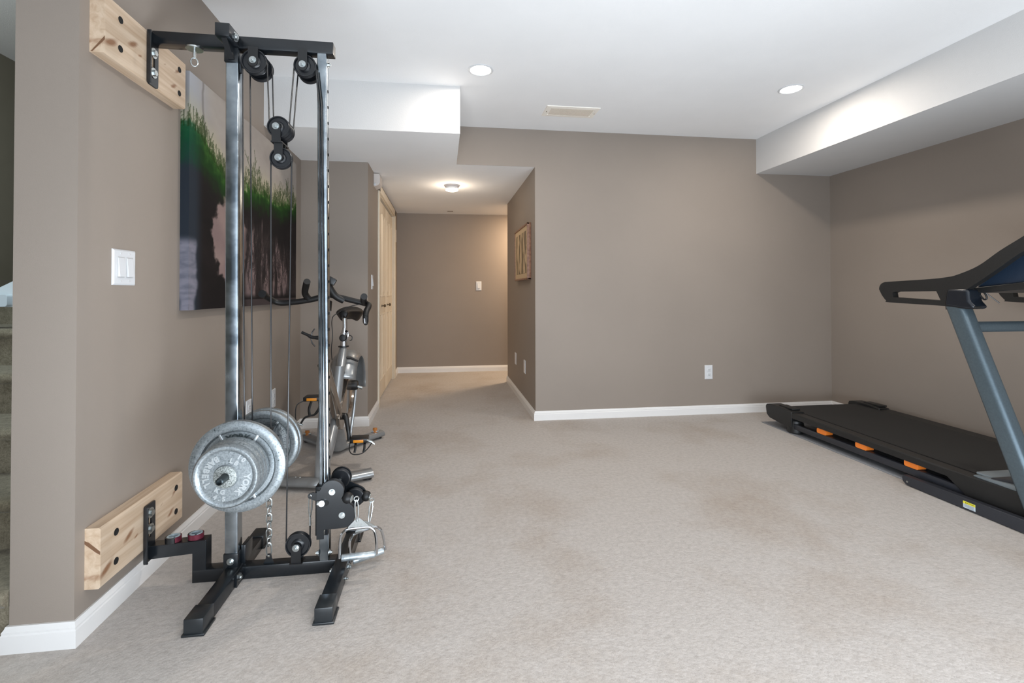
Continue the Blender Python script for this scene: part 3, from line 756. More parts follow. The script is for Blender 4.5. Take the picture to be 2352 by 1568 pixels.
# second cam plate on the far side, swung to the right
mb = MB(); o = arc(-.403, .330, .040, 200, -30, 18)+arc(-.345, .252, .040, 60, -90, 14)+[(-.40, .20), (-.45, .25)]
mb.curveplate([o], 'y', 1.997, 2.003, 0); cp2 = part('trolley_cam_plate', mb, BLACK, tr, smooth=14, bev=.0006)
part('cam_strut', MB().box(-.44, -.38, 1.962, 1.998, .25, .30), BLACK, cp2, smooth=0)
for (c, y, r) in ((c1, 1.882, .0405), (c2, 1.882, .046), ((-.403, .330), 1.982, .0375), ((-.347, .252), 1.982, .036)):
    mb = MB(); h = .010
    mb.lathe([(.006, -h), (r*.9, -h), (r, -h*.75), (r*.86, 0), (r, h*.75), (r*.9, h), (.006, h)], (c[0], y, c[1]), (0, -1, 0), 40, closed=True)
    part('guide_pulley', mb, PULLEY, tr, smooth=20)
part('trolley_spacer', MB().cyl((-.410, 1.87, .325), (-.403, 2.0, .329), .007, seg=12), ZINC, tr)
pin = MB(); pin.cyl((-.445, 1.868, .285), (-.445, 1.850, .288), .013, .011, 20); pin.cyl((-.462, 1.862, .285), (-.436, 1.862, .289), .011, seg=20)
part('pull_pin', pin, ZINC, tr)
part('pin_barrel', MB().cyl((-.449, 1.874, .20), (-.449, 1.874, .262), .010, seg=20), BLACKM, tr)
nut = MB(); nut.cyl((-.449, 1.874, .163), (-.449, 1.874, .176), .009, seg=16); nut.cyl((-.449, 1.874, .176), (-.449, 1.874, .181), .0115, seg=16); nut.cyl((-.449, 1.874, .185), (-.449, 1.874, .200), .0085, seg=16)
part('pin_nut', nut, ZINC, tr)
part('side_lug', MB().curveplate([[(-.470, .315), (-.485, .318)]+arc(-.492, .305, .0115, 90, 270, 8)+[(-.470, .283)], circ(-.493, .305, .0055, 12)], 'y', 1.884, 1.888, .0004), BLACK, tr)
for (x, y, z, d) in ((-.351, 1.852, .304, (1, -.25, -.18)), (-.305, 1.985, .252, (1, -.1, -.25))):
    d = Vector(d).normalized(); c = Vector((x, y, z))
    mb = MB(); R = .0205; pr = [(R*math.cos(math.radians(a)), R*math.sin(math.radians(a))) for a in range(-50, 51, 10)]
    mb.lathe([(0, pr[0][1])]+pr+[(0, pr[-1][1])], c, d, 28)
    so = part('cable_stop_ball', mb, RUBBER, tr)
    part('stop_washer', MB().cyl(c+d*.013, c+d*.0165, .0135, seg=24), ZINC, so)
# weight plates -------------------------------------------------------
WX, WZ = -.700, .474
def big_plate(y, R, label, flip=False, face='recess'):
    t = empty('weight_plate', (WX, y, WZ-R), label, 'weight plate')
    h = .014
    P = [(.0135, -h), (.034, -h), (.038, -h*.7), (R*.45, -h*.35), (R*.76, -h*.35), (R*.80, -h*.9), (R*.86, -h), (R*.96, -h), (R, -h*.7), (R, h*.7), (R*.96, h), (R*.86, h), (R*.80, h*.9), (R*.76, h*.35), (R*.45, h*.35), (.038, h*.7), (.034, h), (.0135, h)]
    build('plate_disc', MB().lathe(P, (WX, y, WZ), (0, -1, 0), 72, closed=True), IRON, t, smooth=40)
    for a in (58, 118, -62, -122):
        a = math.radians(a); c = Vector((WX+R*.60*math.cos(a), y-h*.45, WZ+R*.60*math.sin(a)))
        mb = MB(); mb.obox(c, (R*.42, .010, .009), Matrix.Rotation(-a, 3, 'Y'), .002)
        build('plate_rib', mb, IRONL, t)
    return t
def lett(t, items, y, size, r, org=(WX, 0, WZ), mt=IRONL, off=.0011):
    for (txt, ang, step, inw, rr, sz) in items:
        mb = MB(); mb.arc_text(txt, sz or size, org, rr or r, ang, step, y, inw, .0013, off)
        build('raised_lettering', mb, mt, t, smooth=30)
t = big_plate(1.762, .157, 'largest silver weight plate on the near side with a wide rim and ribs')
lett(t, [('YORK', 90, 11, False, None, None)], 1.762-.0055, .030, .100, mt=mat('dark_recess_letters', (72, 80, 82), .45, .4))
SM = []
def small_plate(y, R, label, front=False):
    t = empty('weight_plate', (WX, y, WZ-R), label, 'weight plate')
    h = .0143
    P = [(.0135, h), (.034, h), (.037, h*.75), (.039, h*.5), (R*.78, h*.5), (R*.83, h*.85), (R*.88, h), (R*.94, h*.95), (R, h*.4), (R, -h*.6), (R*.95, -h), (.0135, -h)]
    build('plate_disc', MB().lathe(P, (WX, y, WZ), (0, -1, 0), 72, closed=True), IRON, t, smooth=40)
    if front:
        build('plate_hub', MB().lathe([(.0135, h), (.035, h), (.036, h+.001), (.035, h+.0016), (.0135, h+.0016)], (WX, y, WZ), (0, -1, 0), 40, closed=True), IRONR, t)
        lett(t, [('YORK', -28, 17, False, .064, .028), ('BARBELL', 161, 14.5, True, .064, .026), ('10', 50, 13, False, .074, .021), ('LB', 62, 19, False, .052, .020),
                 ('4.5', -106, 11, True, .074, .021), ('KG', -112, 21, True, .052, .020)], y-h*.5+.0002, .02, .06)
    return t
small_plate(1.672, .1045, 'small front weight plate reading YORK BARBELL 10 LB', True)
small_plate(1.702, .1060, 'small weight plate pressed directly behind the front ten pound plate')
small_plate(1.731, .1070, 'small plate sandwiched between the ten pounders and the large near plate')
t = big_plate(1.995, .134, 'large silver weight plate on the far side lettered BARBELL facing the camera')
lett(t, [('BARBELL', 22, 9.5, True, None, None), ('YORK', 202, 12, False, None, None)], 1.995-.0055, .027, .087)
big_plate(2.026, .136, 'large silver weight plate rearmost on the weight bar')

# collars on the lower wall arm
def collar(x, y, z, rot, label, split):
    t = empty('barbell_collar', (x, y, z), label, 'collar'); h = .021
    M = Matrix.Rotation(rot, 3, 'Z'); R = .026
    n = 48; g0 = math.radians(14)
    def sect(a0, a1, ro, ri, z0, z1, ell=.86):
        mb = MB(); rings = []
        for i in range(n+1):
            a = a0+(a1-a0)*i/n; c = Vector((math.cos(a), ell*math.sin(a), 0)); c = M @ c
            rings.append([(x+c.x*ro, y+c.y*ro, z+z0), (x+c.x*ro, y+c.y*ro, z+z1), (x+c.x*ri, y+c.y*ri, z+z1), (x+c.x*ri, y+c.y*ri, z+z0)])
        mb.ring_faces(rings, cap=True); return mb
    build('clamp_band', sect(math.radians(-88 if split else -170), math.radians(95), R, R-.0035, .001, h-.001), MAROON, t, smooth=30, bev=.0006)
    build('clamp_body', sect(math.radians(100), math.radians(268 if split else 188), R+.001, R-.006, 0, h), BLACKM, t, smooth=30, bev=.0006)
    build('inner_pad', sect(math.radians(-80), math.radians(262), R-.0045, R-.011, .002, h+.0005), GREYPAD, t, smooth=30)
collar(-.990, 1.924, .1500, math.radians(35), 'maroon and black barbell collar resting on the wall arm, open side to the board', True)
collar(-.915, 1.930, .1535, math.radians(20), 'closed maroon barbell collar resting nearest the bend of the wall arm', False)

# carabiners and stirrup handles
def carabiner(p0, p1, label, w=.0068, side=(1, 0, 0)):
    p0, p1 = Vector(p0), Vector(p1); d = (p1-p0); L_ = d.length; d.normalize(); sd = Vector(side); sd = (sd-sd.dot(d)*d).normalized()
    t = empty('carabiner', tuple(p1), label, 'carabiner', None)
    pts = []
    for i in range(28):
        a = 2*PI*i/28; k = .5-.5*math.cos(a)
        wv_ = (w*.62+(w*.38)*(1-k))*math.sin(a)
        pts.append(p0+d*(L_*k)+sd*wv_)
    build('hook_body', MB().tube(pts, .0024, 8, closed=True), ZINC, t)
    build('gate', MB().tube([p0+d*L_*.22+sd*w*.95, p0+d*L_*.72+sd*w*.70], .0032, 8), ZINC, t)
def ring_(c, r, nrm, parent_label):
    u, v, d = MB.frame(nrm); c = Vector(c)
    return MB().tube([c+u*r*math.cos(2*PI*i/20)+v*r*math.sin(2*PI*i/20) for i in range(20)], .0024, 8, closed=True)
part('cable_eye', ring_((-.320, 1.855, .297), .0085, (.3, -1, 0), ''), ZINC, tr)
part('cable_eye', ring_((-.281, 1.975, .237), .0085, (.3, -1, 0), ''), ZINC, tr)
carabiner((-.320, 1.853, .294), (-.317, 1.853, .212), 'steel carabiner joining the near rubber stop to the front handle', side=(1, .3, 0))
carabiner((-.281, 1.975, .234), (-.2885, 1.955, .158), 'steel carabiner joining the far rubber stop to the rear handle', side=(1, .3, 0))
carabiner((-.494, 1.888, .308), (-.4985, 1.898, .222), 'steel carabiner clipped to the trolley lug beside the right upright')
part('cable_ferrule', MB().cyl((-.4985, 1.9, .188), (-.4985, 1.899, .226), .0045, .0035, 12), ZINC)
def stirrup(org, ux, uz, label):
    # org: centre of the grip; ux: unit vector along grip; uz: up within the frame
    o = Vector(org); ux = Vector(ux).normalized(); uz = Vector(uz); uz = (uz-uz.dot(ux)*ux).normalized(); un = ux.cross(uz)
    P = lambda a, b, c=0: o+ux*a+uz*b+un*c
    t = empty('stirrup_handle', tuple(o-uz*.01), label, 'pulley handle')
    pts = [P(-.067, 0), P(-.067, .02), P(-.065, .06), P(-.060, .085), P(-.050, .098), P(-.036, .105), P(0, .106), P(.036, .105), P(.050, .098), P(.060, .085), P(.065, .06), P(.067, .02), P(.067, 0)]
    build('handle_frame', MB().tube(smoothpts(pts, 4), .0052, 10), CHROME, t)
    build('grip', MB().lathe([(0, -.060), (.0115, -.060), (.0125, -.058), (.0125, .058), (.0115, .060), (0, .060)], o, ux, 24), SCRATCH, t)
    mb = MB(); rings = []
    for c in (-.0015, .0015):
        rings.append([P(-.038, .108, c), P(.038, .108, c), P(.036, .114, c), P(.009, .140, c), P(0, .144, c), P(-.009, .140, c), P(-.036, .114, c)])
    mb.ring_faces(rings); build('hanger_plate', mb, ZINC, t, smooth=0)
stirrup((-.314, 1.862, .079), (.995, .08, .004), (0, 0, 1), 'chrome stirrup handle hanging in front with its knurled grip level')
stirrup((-.291, 1.955, .028), (.93, .30, .12), (.0, -.02, 1), 'chrome stirrup handle hanging tilted behind the front handle')

# ---------------------------------------------------------------- exercise bike
bk = empty('exercise_bike', (-.69, 3.1, 0), 'silver spinning bike with black drop handlebars behind the cable machine', 'exercise bike')
def bp_(n, mb, mt, p=None, **k): return build(n, mb, mt, p or bk, **k)
def stab(ax, ay, L_, R_, w=.045):
    pts = smoothpts([L_+(.032,), ((L_[0]+ax)/2-.005, (L_[1]+ay)/2-.004, .034), (ax-.03, ay+.012, .036), (ax, ay, .036), (ax+.03, ay+.012, .036), ((R_[0]+ax)/2+.005, (R_[1]+ay)/2-.004, .034), R_+(.032,)], 4)
    return MB().tube(pts, w, 16, flat=(.55, 1), upv=(0, 0, 1))
s1 = bp_('front_stabilizer', stab(-.683, 2.715, (-.955, 2.80), (-.405, 2.835)), SILVERP, smooth=60)
s2 = bp_('rear_stabilizer', stab(-.703, 3.335, (-.975, 3.60), (-.450, 3.62)), SILVERP, smooth=60)
for s_, pts in ((s1, ((-.94, 2.80), (-.43, 2.83))), (s2, ((-.955, 3.59), (-.47, 3.605)))):
    for x, y in pts: bp_('rubber_foot', MB().cyl((x, y, 0), (x, y, .016), .028, seg=16), RUBBER, s_)
for x in (-.755, -.735): pass
for (x, y) in ((-.80, 2.755), (-.775, 2.745)): bp_('bolt', MB().lathe([(0, .004), (.006, .004), (.010, 0)], (x, y, .058), (0, 0, 1), 12), ZINC, s1)
for (x, y) in ((-.484, 3.56), (-.955, 3.56)):
    o = bp_('transport_wheel', MB().tube([(x, y, .05), (x, y, .088)], .015, 14, flat=(1, .45), upv=(1, 0, 0)), mat('amber_wheel', (168, 104, 44), .4, var=.1), s2)
    bp_('wheel_axle', MB().cyl((x-.026, y, .064), (x+.026, y, .064), .006, seg=10), ZINC, o)
# frame tubes
bp_('front_post', MB().tube([(-.668, 2.755, .05), (-.662, 2.80, .40), (-.668, 2.86, .80), (-.668, 2.88, .98)], [.034, .028, .026, .024], 16), SILVERP)
bp_('down_tube', MB().tube([(-.672, 2.83, .66), (-.655, 2.93, .50), (-.645, 3.06, .31)], .034, 14, flat=(1, .8)), GLOSSG)
bp_('seat_tube', MB().tube([(-.650, 3.16, .60), (-.660, 3.13, .45), (-.672, 3.09, .28)], [.030, .033, .034], 18), SILVERP)
bp_('rear_leg', MB().tube([(-.660, 3.14, .33), (-.675, 3.22, .18), (-.695, 3.31, .05)], [.035, .040, .062], 16, flat=(1, .8), upv=(1, 0, 0)), SILVERP)
bp_('chain_guard', MB().curveplate([smooth2 for smooth2 in [[(3.02, .24), (3.10, .21), (3.30, .30), (3.44, .40), (3.42, .50), (3.32, .52), (3.10, .38), (3.01, .31)]]], 'x', -.642, -.618, .004), GLOSSG)
bp_('front_leg', MB().tube([(-.667, 2.80, .08), (-.664, 2.92, .16), (-.660, 3.08, .28)], [.03, .034, .03], 14), SILVERP)
# flywheel
FWx, FWy, FWz, FR = -.655, 3.42, .42, .215
fo = bp_('flywheel', MB().lathe([(.02, -.014), (.05, -.016), (.06, -.006), (FR*.8, -.006), (FR*.84, -.018), (FR, -.018), (FR, .018), (FR*.84, .018), (FR*.8, .006), (.06, .006), (.05, .016), (.02, .014)], (FWx, FWy, FWz), (1, 0, 0), 64, closed=True), GLOSSG)
bp_('wheel_hub', MB().lathe([(0, -.02), (.030, -.02), (.034, 0), (.034, .065), (.028, .075), (0, .075)], (FWx, FWy-.01, FWz+.01), (1, 0, 0), 28), RUBBER, fo)
bp_('axle_nut', MB().cyl((FWx+.07, FWy-.01, FWz), (FWx+.105, FWy-.01, FWz-.012), .010, seg=10), ZINC, fo)
# fender
mb = MB(); rings = []
for i in range(21):
    a = math.radians(22+i*8.5); row = []
    for k in range(9):
        q = -1+k/4; r = FR+.040-.045*abs(q)**2.4
        row.append((FWx+.006+q*.088, FWy-r*math.cos(a), FWz+r*math.sin(a)))
    rings.append(row)
mb.ring_faces(rings, closed_u=False, cap=False)
fd = bp_('fender', mb, SILVERP, smooth=50); sm = fd.modifiers.new('thickness', 'SOLIDIFY'); sm.thickness = .003
bp_('seat_stay', MB().tube([(-.59, 3.42, .44), (-.60, 3.36, .25), (-.62, 3.33, .07)], .010, 10), SILVERP)
bp_('brake_lever_arm', MB().tube([(-.66, 3.22, .645), (-.60, 3.25, .64), (-.555, 3.27, .615)], [.008, .010, .006], 8), BLACKM)
# seat post and saddle
bp_('seat_mast', MB().tube([(-.650, 3.17, .56), (-.652, 3.24, .635), (-.655, 3.295, .69)], [.030, .032, .028], 16), SILVERP)
sp = bp_('seat_post', MB().tube([(-.655, 3.30, .62), (-.655, 3.31, .80)], .022, 16), CHROME)
bp_('seat_post_collar', MB().lathe([(0, -.004), (.034, -.004), (.034, .004), (0, .004)], (-.655, 3.30, .712), (0, 0, 1), 24), BLACKM, sp)
sl = MB(); sl.tube([(-.655, 3.31, .79), (-.648, 3.31, .84), (-.65, 3.31, .90)], [.020, .015, .015], 12)
bp_('saddle_clamp', sl, CHROME, sp)
bp_('clamp_knob', MB().lathe([(0, 0), (.022, 0), (.024, .008), (.018, .016), (0, .018)], (-.655, 3.285, .770), (0, -1, 0), 20), BLACKM, sp)
bp_('release_lever', MB().tube(smoothpts([(-.630, 3.30, .775), (-.615, 3.30, .785), (-.600, 3.30, .775), (-.602, 3.30, .755), (-.615, 3.30, .75)], 5), .003, 8), BLACKM, sp)
bp_('clamp_ring', MB().tube(smoothpts([(-.642, 3.30, .745), (-.628, 3.29, .77), (-.625, 3.29, .80), (-.640, 3.30, .812)], 4), .009, 10), CHROME, sp)
mb = MB(); rings = []
for k in range(13):
    t_ = k/12; y = 3.20+.27*t_; hw = .030+.062*sst(.15, .8, t_); zt = .955+.018*t_; dpt = .045+.040*sst(.2, .9, t_)
    ring = []
    for j in range(20):
        a = 2*PI*j/20; cx_, cz_ = math.cos(a), math.sin(a)
        ring.append((-.638+hw*cx_*(1 if cz_ > -.2 else .85), y, zt-dpt*.5+(dpt*.55*cz_ if cz_ > 0 else dpt*(.9 if abs(cx_) > .35 else .5)*cz_)))
    rings.append(ring)
mb.ring_faces(rings); so = bp_('saddle', mb, SADDLE, smooth=70); ss = so.modifiers.new('sub', 'SUBSURF'); ss.levels = 1; ss.render_levels = 2
# handlebars (in the plane y=2.9)
hb = bp_('handlebar', MB().tube(smoothpts([(-.985, 2.78, 1.066), (-.985, 2.82, 1.055), (-.965, 2.88, 1.028), (-.925, 2.90, 1.013), (-.83, 2.90, 1.020), (-.73, 2.90, 1.038), (-.67, 2.90, 1.06), (-.60, 2.90, 1.045), (-.52, 2.90, 1.024), (-.445, 2.90, 1.005), (-.425, 2.86, .995), (-.43, 2.80, .965), (-.432, 2.78, .935)], 5), .0165, 14), RUBBER, smooth=60)
bp_('bar_end_plug', MB().cyl((-.985, 2.775, 1.066), (-.985, 2.795, 1.064), .021, seg=20), RUBBER, hb)
bp_('bar_horn', MB().tube(smoothpts([(-.772, 2.90, 1.035), (-.785, 2.87, 1.07), (-.765, 2.82, 1.115), (-.752, 2.79, 1.135)], 4), .0185, 14), RUBBER, hb)
bp_('bar_horn', MB().tube(smoothpts([(-.452, 2.90, 1.01), (-.455, 2.86, 1.025), (-.448, 2.82, 1.042), (-.440, 2.78, 1.050)], 4), .0185, 14), RUBBER, hb)
bp_('centre_horn', MB().tube(smoothpts([(-.575, 2.90, 1.025), (-.62, 2.88, 1.055), (-.648, 2.85, 1.11), (-.655, 2.82, 1.15)], 5), [.020]*16, 14), RUBBER, hb)
bp_('bar_end_grip', MB().tube([(-.432, 2.785, .94), (-.430, 2.775, .905), (-.427, 2.77, .890)], [.017, .016, .008], 12), RUBBER, hb)
bp_('bar_end_cap', MB().tube([(-.437, 2.766, .925), (-.433, 2.758, .897)], [.006, .008], 8), CHROME, hb)
bp_('stem_clamp', MB().tube([(-.668, 2.89, 1.02), (-.668, 2.87, .97)], .030, 16), RUBBER, hb)
bp_('heart_rate_display', MB().obox((-.640, 2.84, 1.145), (.07, .02, .04), Matrix.Rotation(.5, 3, 'Y'), .006), BLACKM, hb)
bp_('brake_cable', MB().tube(smoothpts([(-.47, 2.895, 1.005), (-.54, 2.88, .99), (-.60, 2.87, .955), (-.632, 2.86, .92), (-.632, 2.87, .82), (-.640, 2.88, .74), (-.636, 2.88, .68)], 5), .0028, 6), CABLE)
bp_('adjuster_lever', MB().tube(smoothpts([(-.80, 2.86, .845), (-.765, 2.86, .828), (-.74, 2.86, .815), (-.69, 2.86, .812)], 4), [.008]*5+[.010]*5+[.012]*3, 10), RUBBER)
bp_('bottle_hook', MB().tube(smoothpts([(-.728, 2.86, .865), (-.745, 2.86, .835), (-.745, 2.86, .79), (-.725, 2.86, .762)], 4), .0035, 8), CABLE)
# cranks and pedals
bp_('crank_boss', MB().lathe([(0, -.01), (.034, -.01), (.034, .02), (0, .02)], (-.640, 3.10, .295), (1, 0, 0), 28), ZINC)
cr_ = bp_('crank_arm', MB().tube([(-.625, 3.10, .297), (-.602, 3.09, .297), (-.592, 3.075, .285), (-.575, 3.06, .20), (-.570, 3.05, .155)], [.022, .022, .015, .012, .012], 12), BLACKM)
cl_ = bp_('crank_arm', MB().tube([(-.70, 3.10, .297), (-.72, 3.10, .30), (-.735, 3.13, .40), (-.74, 3.13, .43)], [.02, .016, .012, .012], 12), BLACKM)
def pedal(x, y, z, par, s):
    p_ = bp_('pedal', MB().box(x-.052, x+.052, y-.045, y+.045, z-.013, z+.013, .004), BLACKM, par)
    build('reflector', MB().box(x-.030, x+.030, y-.048, y-.044, z-.009, z+.008, .001), AMBER, p_)
    return p_
P1 = pedal(-.505, 3.03, .170, cr_, 1); P2 = pedal(-.800, 3.12, .412, cl_, -1)
def cage(x, z, y, s, par):
    build('toe_strap', MB().tube(smoothpts([(x-s*.05, y-.03, z-.01), (x-s*.052, y-.05, z-.045), (x-s*.03, y-.07, z-.068), (x+s*.02, y-.07, z-.068), (x+s*.055, y-.06, z-.045), (x+s*.08, y-.05, z-.012)], 4), .0032, 6), CABLE, par)
    for dx in (-.018, .035):
        build('toe_cage', MB().tube(smoothpts([(x+s*dx, y-.03, z-.012), (x+s*(dx+.004), y-.06, z-.035), (x+s*dx, y-.07, z-.06)], 4), .007, 8, flat=(1, .4), upv=(1, 0, 0)), RUBBER, par)
cage(-.505, .170, 3.03, 1, P1)
build('strap_buckle', MB().tube([(-.455, 2.99, .172), (-.425, 2.985, .162), (-.408, 2.985, .148)], [.007, .009, .005], 8), ZINC, P1)
bp2 = [(-.845, 3.08, .405), (-.882, 3.06, .385), (-.888, 3.05, .33), (-.882, 3.05, .285), (-.868, 3.05, .272)]
build('toe_strap', MB().tube(smoothpts(bp2, 4), .0032, 6), CABLE, P2)
build('toe_cage', MB().tube(smoothpts([(-.80, 3.07, .40), (-.808, 3.05, .36), (-.805, 3.05, .322)], 4), .008, 8, flat=(1, .4), upv=(1, 0, 0)), RUBBER, P2)
build('toe_cage', MB().tube(smoothpts([(-.752, 3.07, .40), (-.748, 3.05, .365), (-.775, 3.05, .325), (-.805, 3.05, .318), (-.835, 3.05, .305), (-.855, 3.05, .275)], 4), [.008]*8+[.006]*13, 8, flat=(1, .5), upv=(1, 0, 0)), RUBBER, P2)
build('strap_buckle', MB().tube([(-.905, 3.05, .282), (-.875, 3.05, .274), (-.845, 3.05, .262)], [.004, .008, .006], 8), ZINC, P2)

# ---------------------------------------------------------------- treadmill
tag(build('treadmill_mat', MB().box(2.60, 3.44, 1.45, 3.60, 0, .006, .002), MATT), 'thin grey rubber mat on the carpet under the treadmill', 'mat')
tm = empty('treadmill', (3.0, 2.5, 0.004), 'black treadmill with slanted blue-grey uprights in front of the right wall', 'treadmill')
def tp(n, mb, mt, p=None, **k): return build(n, mb, mt, p or tm, **k)
TX0, TX1 = 2.60, 3.43
for x0, s in ((TX0, 1), (TX1, -1)):
    # moulded foot rail
    a, b = sorted((x0, x0+s*.085))
    o = [(a, .118), (b, .118), (b, .152), (a+.006, .157), (a, .150)] if s > 0 else [(a, .118), (b, .118), (b, .150), (b-.006, .157), (a, .152)]
    mb = MB(); mb.ring_faces([[(p[0], 1.66, p[1]-.008) for p in o], [(p[0], 3.30, p[1]+.006) for p in o]])
    rl = tp('foot_rail', mb, TBLACK, smooth=30)
    # end cap at the rear
    mb = MB(); mb.prism([(3.26, .050), (3.26, .168), (3.36, .178), (3.50, .176), (3.535, .168), (3.545, .148), (3.535, .088), (3.50, .066), (3.36, .050)], 'x', a-.002, b+.02 if s > 0 else b+.002)
    tp('rear_end_cap', mb, TBLACK, smooth=30, bev=.004)
    tp('cap_grip', MB().box(a+.03, b+.01, 3.285, 3.43, .172, .184, .004), TBLACK)
    tp('rear_foot', MB().lathe([(0, .007), (.050, .007), (.058, .014), (.058, .04), (.050, .10), (0, .10)], (x0+s*.055, 3.285, 0), (0, 0, 1), 28), TBLACK)
    a, b = sorted((x0+s*.012, x0+s*.052))
    tp('lower_rail', MB().box(a, b, 1.85, 3.28, .042, .082, .004), TFRAME)
    for y in (2.985, 2.672, 2.350):
        mb = MB(); mb.curveplate([rrect(y-.040, y+.042, .084, .118, .010)], 'x', x0+s*.008, x0+s*.06, .003)
        tp('cushion', mb, ORANGE)
    # shroud side
    mb = MB(); mb.prism([(2.165, .122), (2.06, .050), (1.45, .040), (1.45, .17), (1.90, .155), (2.165, .148)], 'x', x0-s*.002, x0+s*.03)
    tp('side_shroud', mb, TBLACK, smooth=0, bev=.003)
    # floor frame rail
    xr = x0-s*.055
    mb = MB(); mb.curveplate([[(1.40, .004), (2.30, .004), (2.325, .007), (2.342, .018), (2.347, .035), (2.345, .052), (1.40, .072)]], 'x', min(xr, xr+s*.035), max(xr, xr+s*.035), .002)
    fr = tp('base_rail', mb, TFRAME, smooth=40)
    if s > 0:
        tp('rail_screw', MB().cyl((xr, 2.315, .024), (xr-.003, 2.315, .024), .005, seg=14), ZINC, fr)
        st_ = tp('warning_sticker', MB().box(xr-.0008, xr, 1.978, 2.032, .012, .044), STICKW, fr, smooth=0)
        build('sticker_header', MB().box(xr-.0012, xr-.0006, 1.978, 2.032, .032, .044), YELLOW, st_, smooth=0)
        mb = MB(); mb.text('CAUTION', .0085, lambda c: (xr-.0014-c.z, 2.001-c.x, .0378+c.y), .0001)
        mb.prism([(2.0225, .0345), (2.0165, .0345), (2.0195, .0410)], 'x', xr-.0015, xr-.001)
        build('sticker_text', mb, DARKHOLE, st_, smooth=0)
        mb = MB()
        for k in range(5): mb.box(xr-.0012, xr-.0007, 1.984, 2.026-(k == 4)*.015, .0285-k*.0035, .0295-k*.0035)
        build('sticker_lines', mb, mat('sticker_grey_print', (110, 120, 135), .5), st_, smooth=0)
    # silver wedge where the belt enters the hood
    mb = MB(); x1 = x0+s*.085
    rings = [[(x0+s*.012, 1.86, .150), (x1+s*.01, 1.86, .150), (x1+s*.01, 1.86, .186), (x0+s*.012, 1.86, .180)], [(x0+s*.030, 2.05, .152), (x1+s*.01, 2.05, .152), (x1+s*.01, 2.05, .160), (x0+s*.030, 2.05, .157)]]
    mb.ring_faces(rings); tp('hood_corner', mb, TSILV, smooth=0)
    # upright
    mb = MB(); xc = x0+s*.008
    c = lambda z: 1.736+.357*z
    rings = []
    for z in (.007, .25, .5, .75, 1.05):
        rings.append([(xc+p[0], c(z)+p[1], z) for p in rrect(-.036, .036, -.045, .045, .022, 5)])
    mb.ring_faces(rings); tp('upright', mb, TUP, smooth=50)
    tp('upright_boot', MB().box(xc-.042, xc+.042, 1.70-.05, 1.80, .007, .105, .01), TBLACK)
    # console arm with looped grip
    xa = xc-.040; xb = xc-.004
    out = [(2.496, 1.085), (2.486, 1.115), (2.46, 1.128), (2.43, 1.130), (2.20, 1.139), (2.12, 1.146), (2.065, 1.157), (1.97, 1.197), (1.88, 1.262), (1.80, 1.312), (1.70, 1.375), (1.60, 1.42),
           (1.60, 1.33), (1.72, 1.285), (1.80, 1.245), (1.90, 1.170), (1.975, 1.115), (2.02, 1.084), (2.02, 1.075), (2.014, 1.03), (1.990, 1.004), (1.985, .994), (2.00, .986), (2.045, .988), (2.13, .998), (2.43, 1.010), (2.452, 1.020), (2.478, 1.05)]
    hole = [(2.412, 1.066), (2.395, 1.072), (2.168, 1.075), (2.146, 1.026), (2.408, 1.040)]
    n0 = 12; o3 = smoothpts([(p[0], p[1], 0) for p in ([out[-1]]+out[:n0])], 5)[5:]; o4 = smoothpts([(p[0], p[1], 0) for p in out[n0:]], 4)
    outs_ = [(p.x, p.y) for p in o3+o4]
    mb = MB(); mb.curveplate([outs_, hole], 'x', xa, xb, .006); arm_ = tp('console_arm', mb, TBLACK, smooth=50)
    mb = MB(); mb.prism([(2.125, 1.0), (2.04, .9885), (2.002, .986), (1.984, .992), (1.988, 1.004), (2.008, 1.028), (2.012, 1.07), (2.015, 1.085), (2.112, 1.085)], 'x', xc-.046, xc+.036)
    tp('arm_boot', mb, mat('arm_collar_plastic', (18, 24, 32), .3), arm_, smooth=30, bev=.012)
    tp('arm_collar', MB().tube([(xc, c(.998), .998), (xc, c(1.02), 1.02), (xc, c(1.09), 1.09)], [.060, .054, .046], 24, flat=(.62, .98), upv=(1, 0, 0)), mat('arm_collar_plastic', (18, 24, 32), .3), arm_, smooth=60)
# belt, deck
mb = MB(); mb.ring_faces([[(TX0+.09, 1.70, .138), (TX1-.09, 1.70, .138), (TX1-.09, 1.70, .147), (TX0+.09, 1.70, .147)], [(TX0+.09, 3.46, .152), (TX1-.09, 3.46, .152), (TX1-.09, 3.46, .161), (TX0+.09, 3.46, .161)]])
tp('running_belt', mb, TBELT, smooth=0)
tp('deck', MB().box(TX0+.095, TX1-.095, 1.70, 3.38, .105, .137), TFRAME, smooth=0)
tp('rear_roller', MB().cyl((TX0+.09, 3.455, .130), (TX1-.09, 3.455, .130), .030, seg=24), TBELT)
mb = MB(); mb.prism([(1.98, .150), (1.98, .172), (1.80, .215), (1.50, .225), (1.42, .20), (1.42, .06), (1.80, .06)], 'x', TX0+.03, TX1-.03); tp('motor_hood', mb, TFRAME, smooth=30, bev=.008)
tp('hood_lip', MB().box(TX0+.05, TX1-.05, 1.97, 2.055, .160, .172, .004), TSILV)
tp('crossbar', MB().tube([(TX0+.02, 2.055, .895), (TX1-.02, 2.055, .895)], .027, 20, flat=(1, .55), upv=(0, 0, 1)), TUP, smooth=60)
for yb in (1.45,): tp('front_crossbar', MB().box(TX0-.02, TX1+.02, yb, yb+.06, .01, .05, .003), TFRAME)
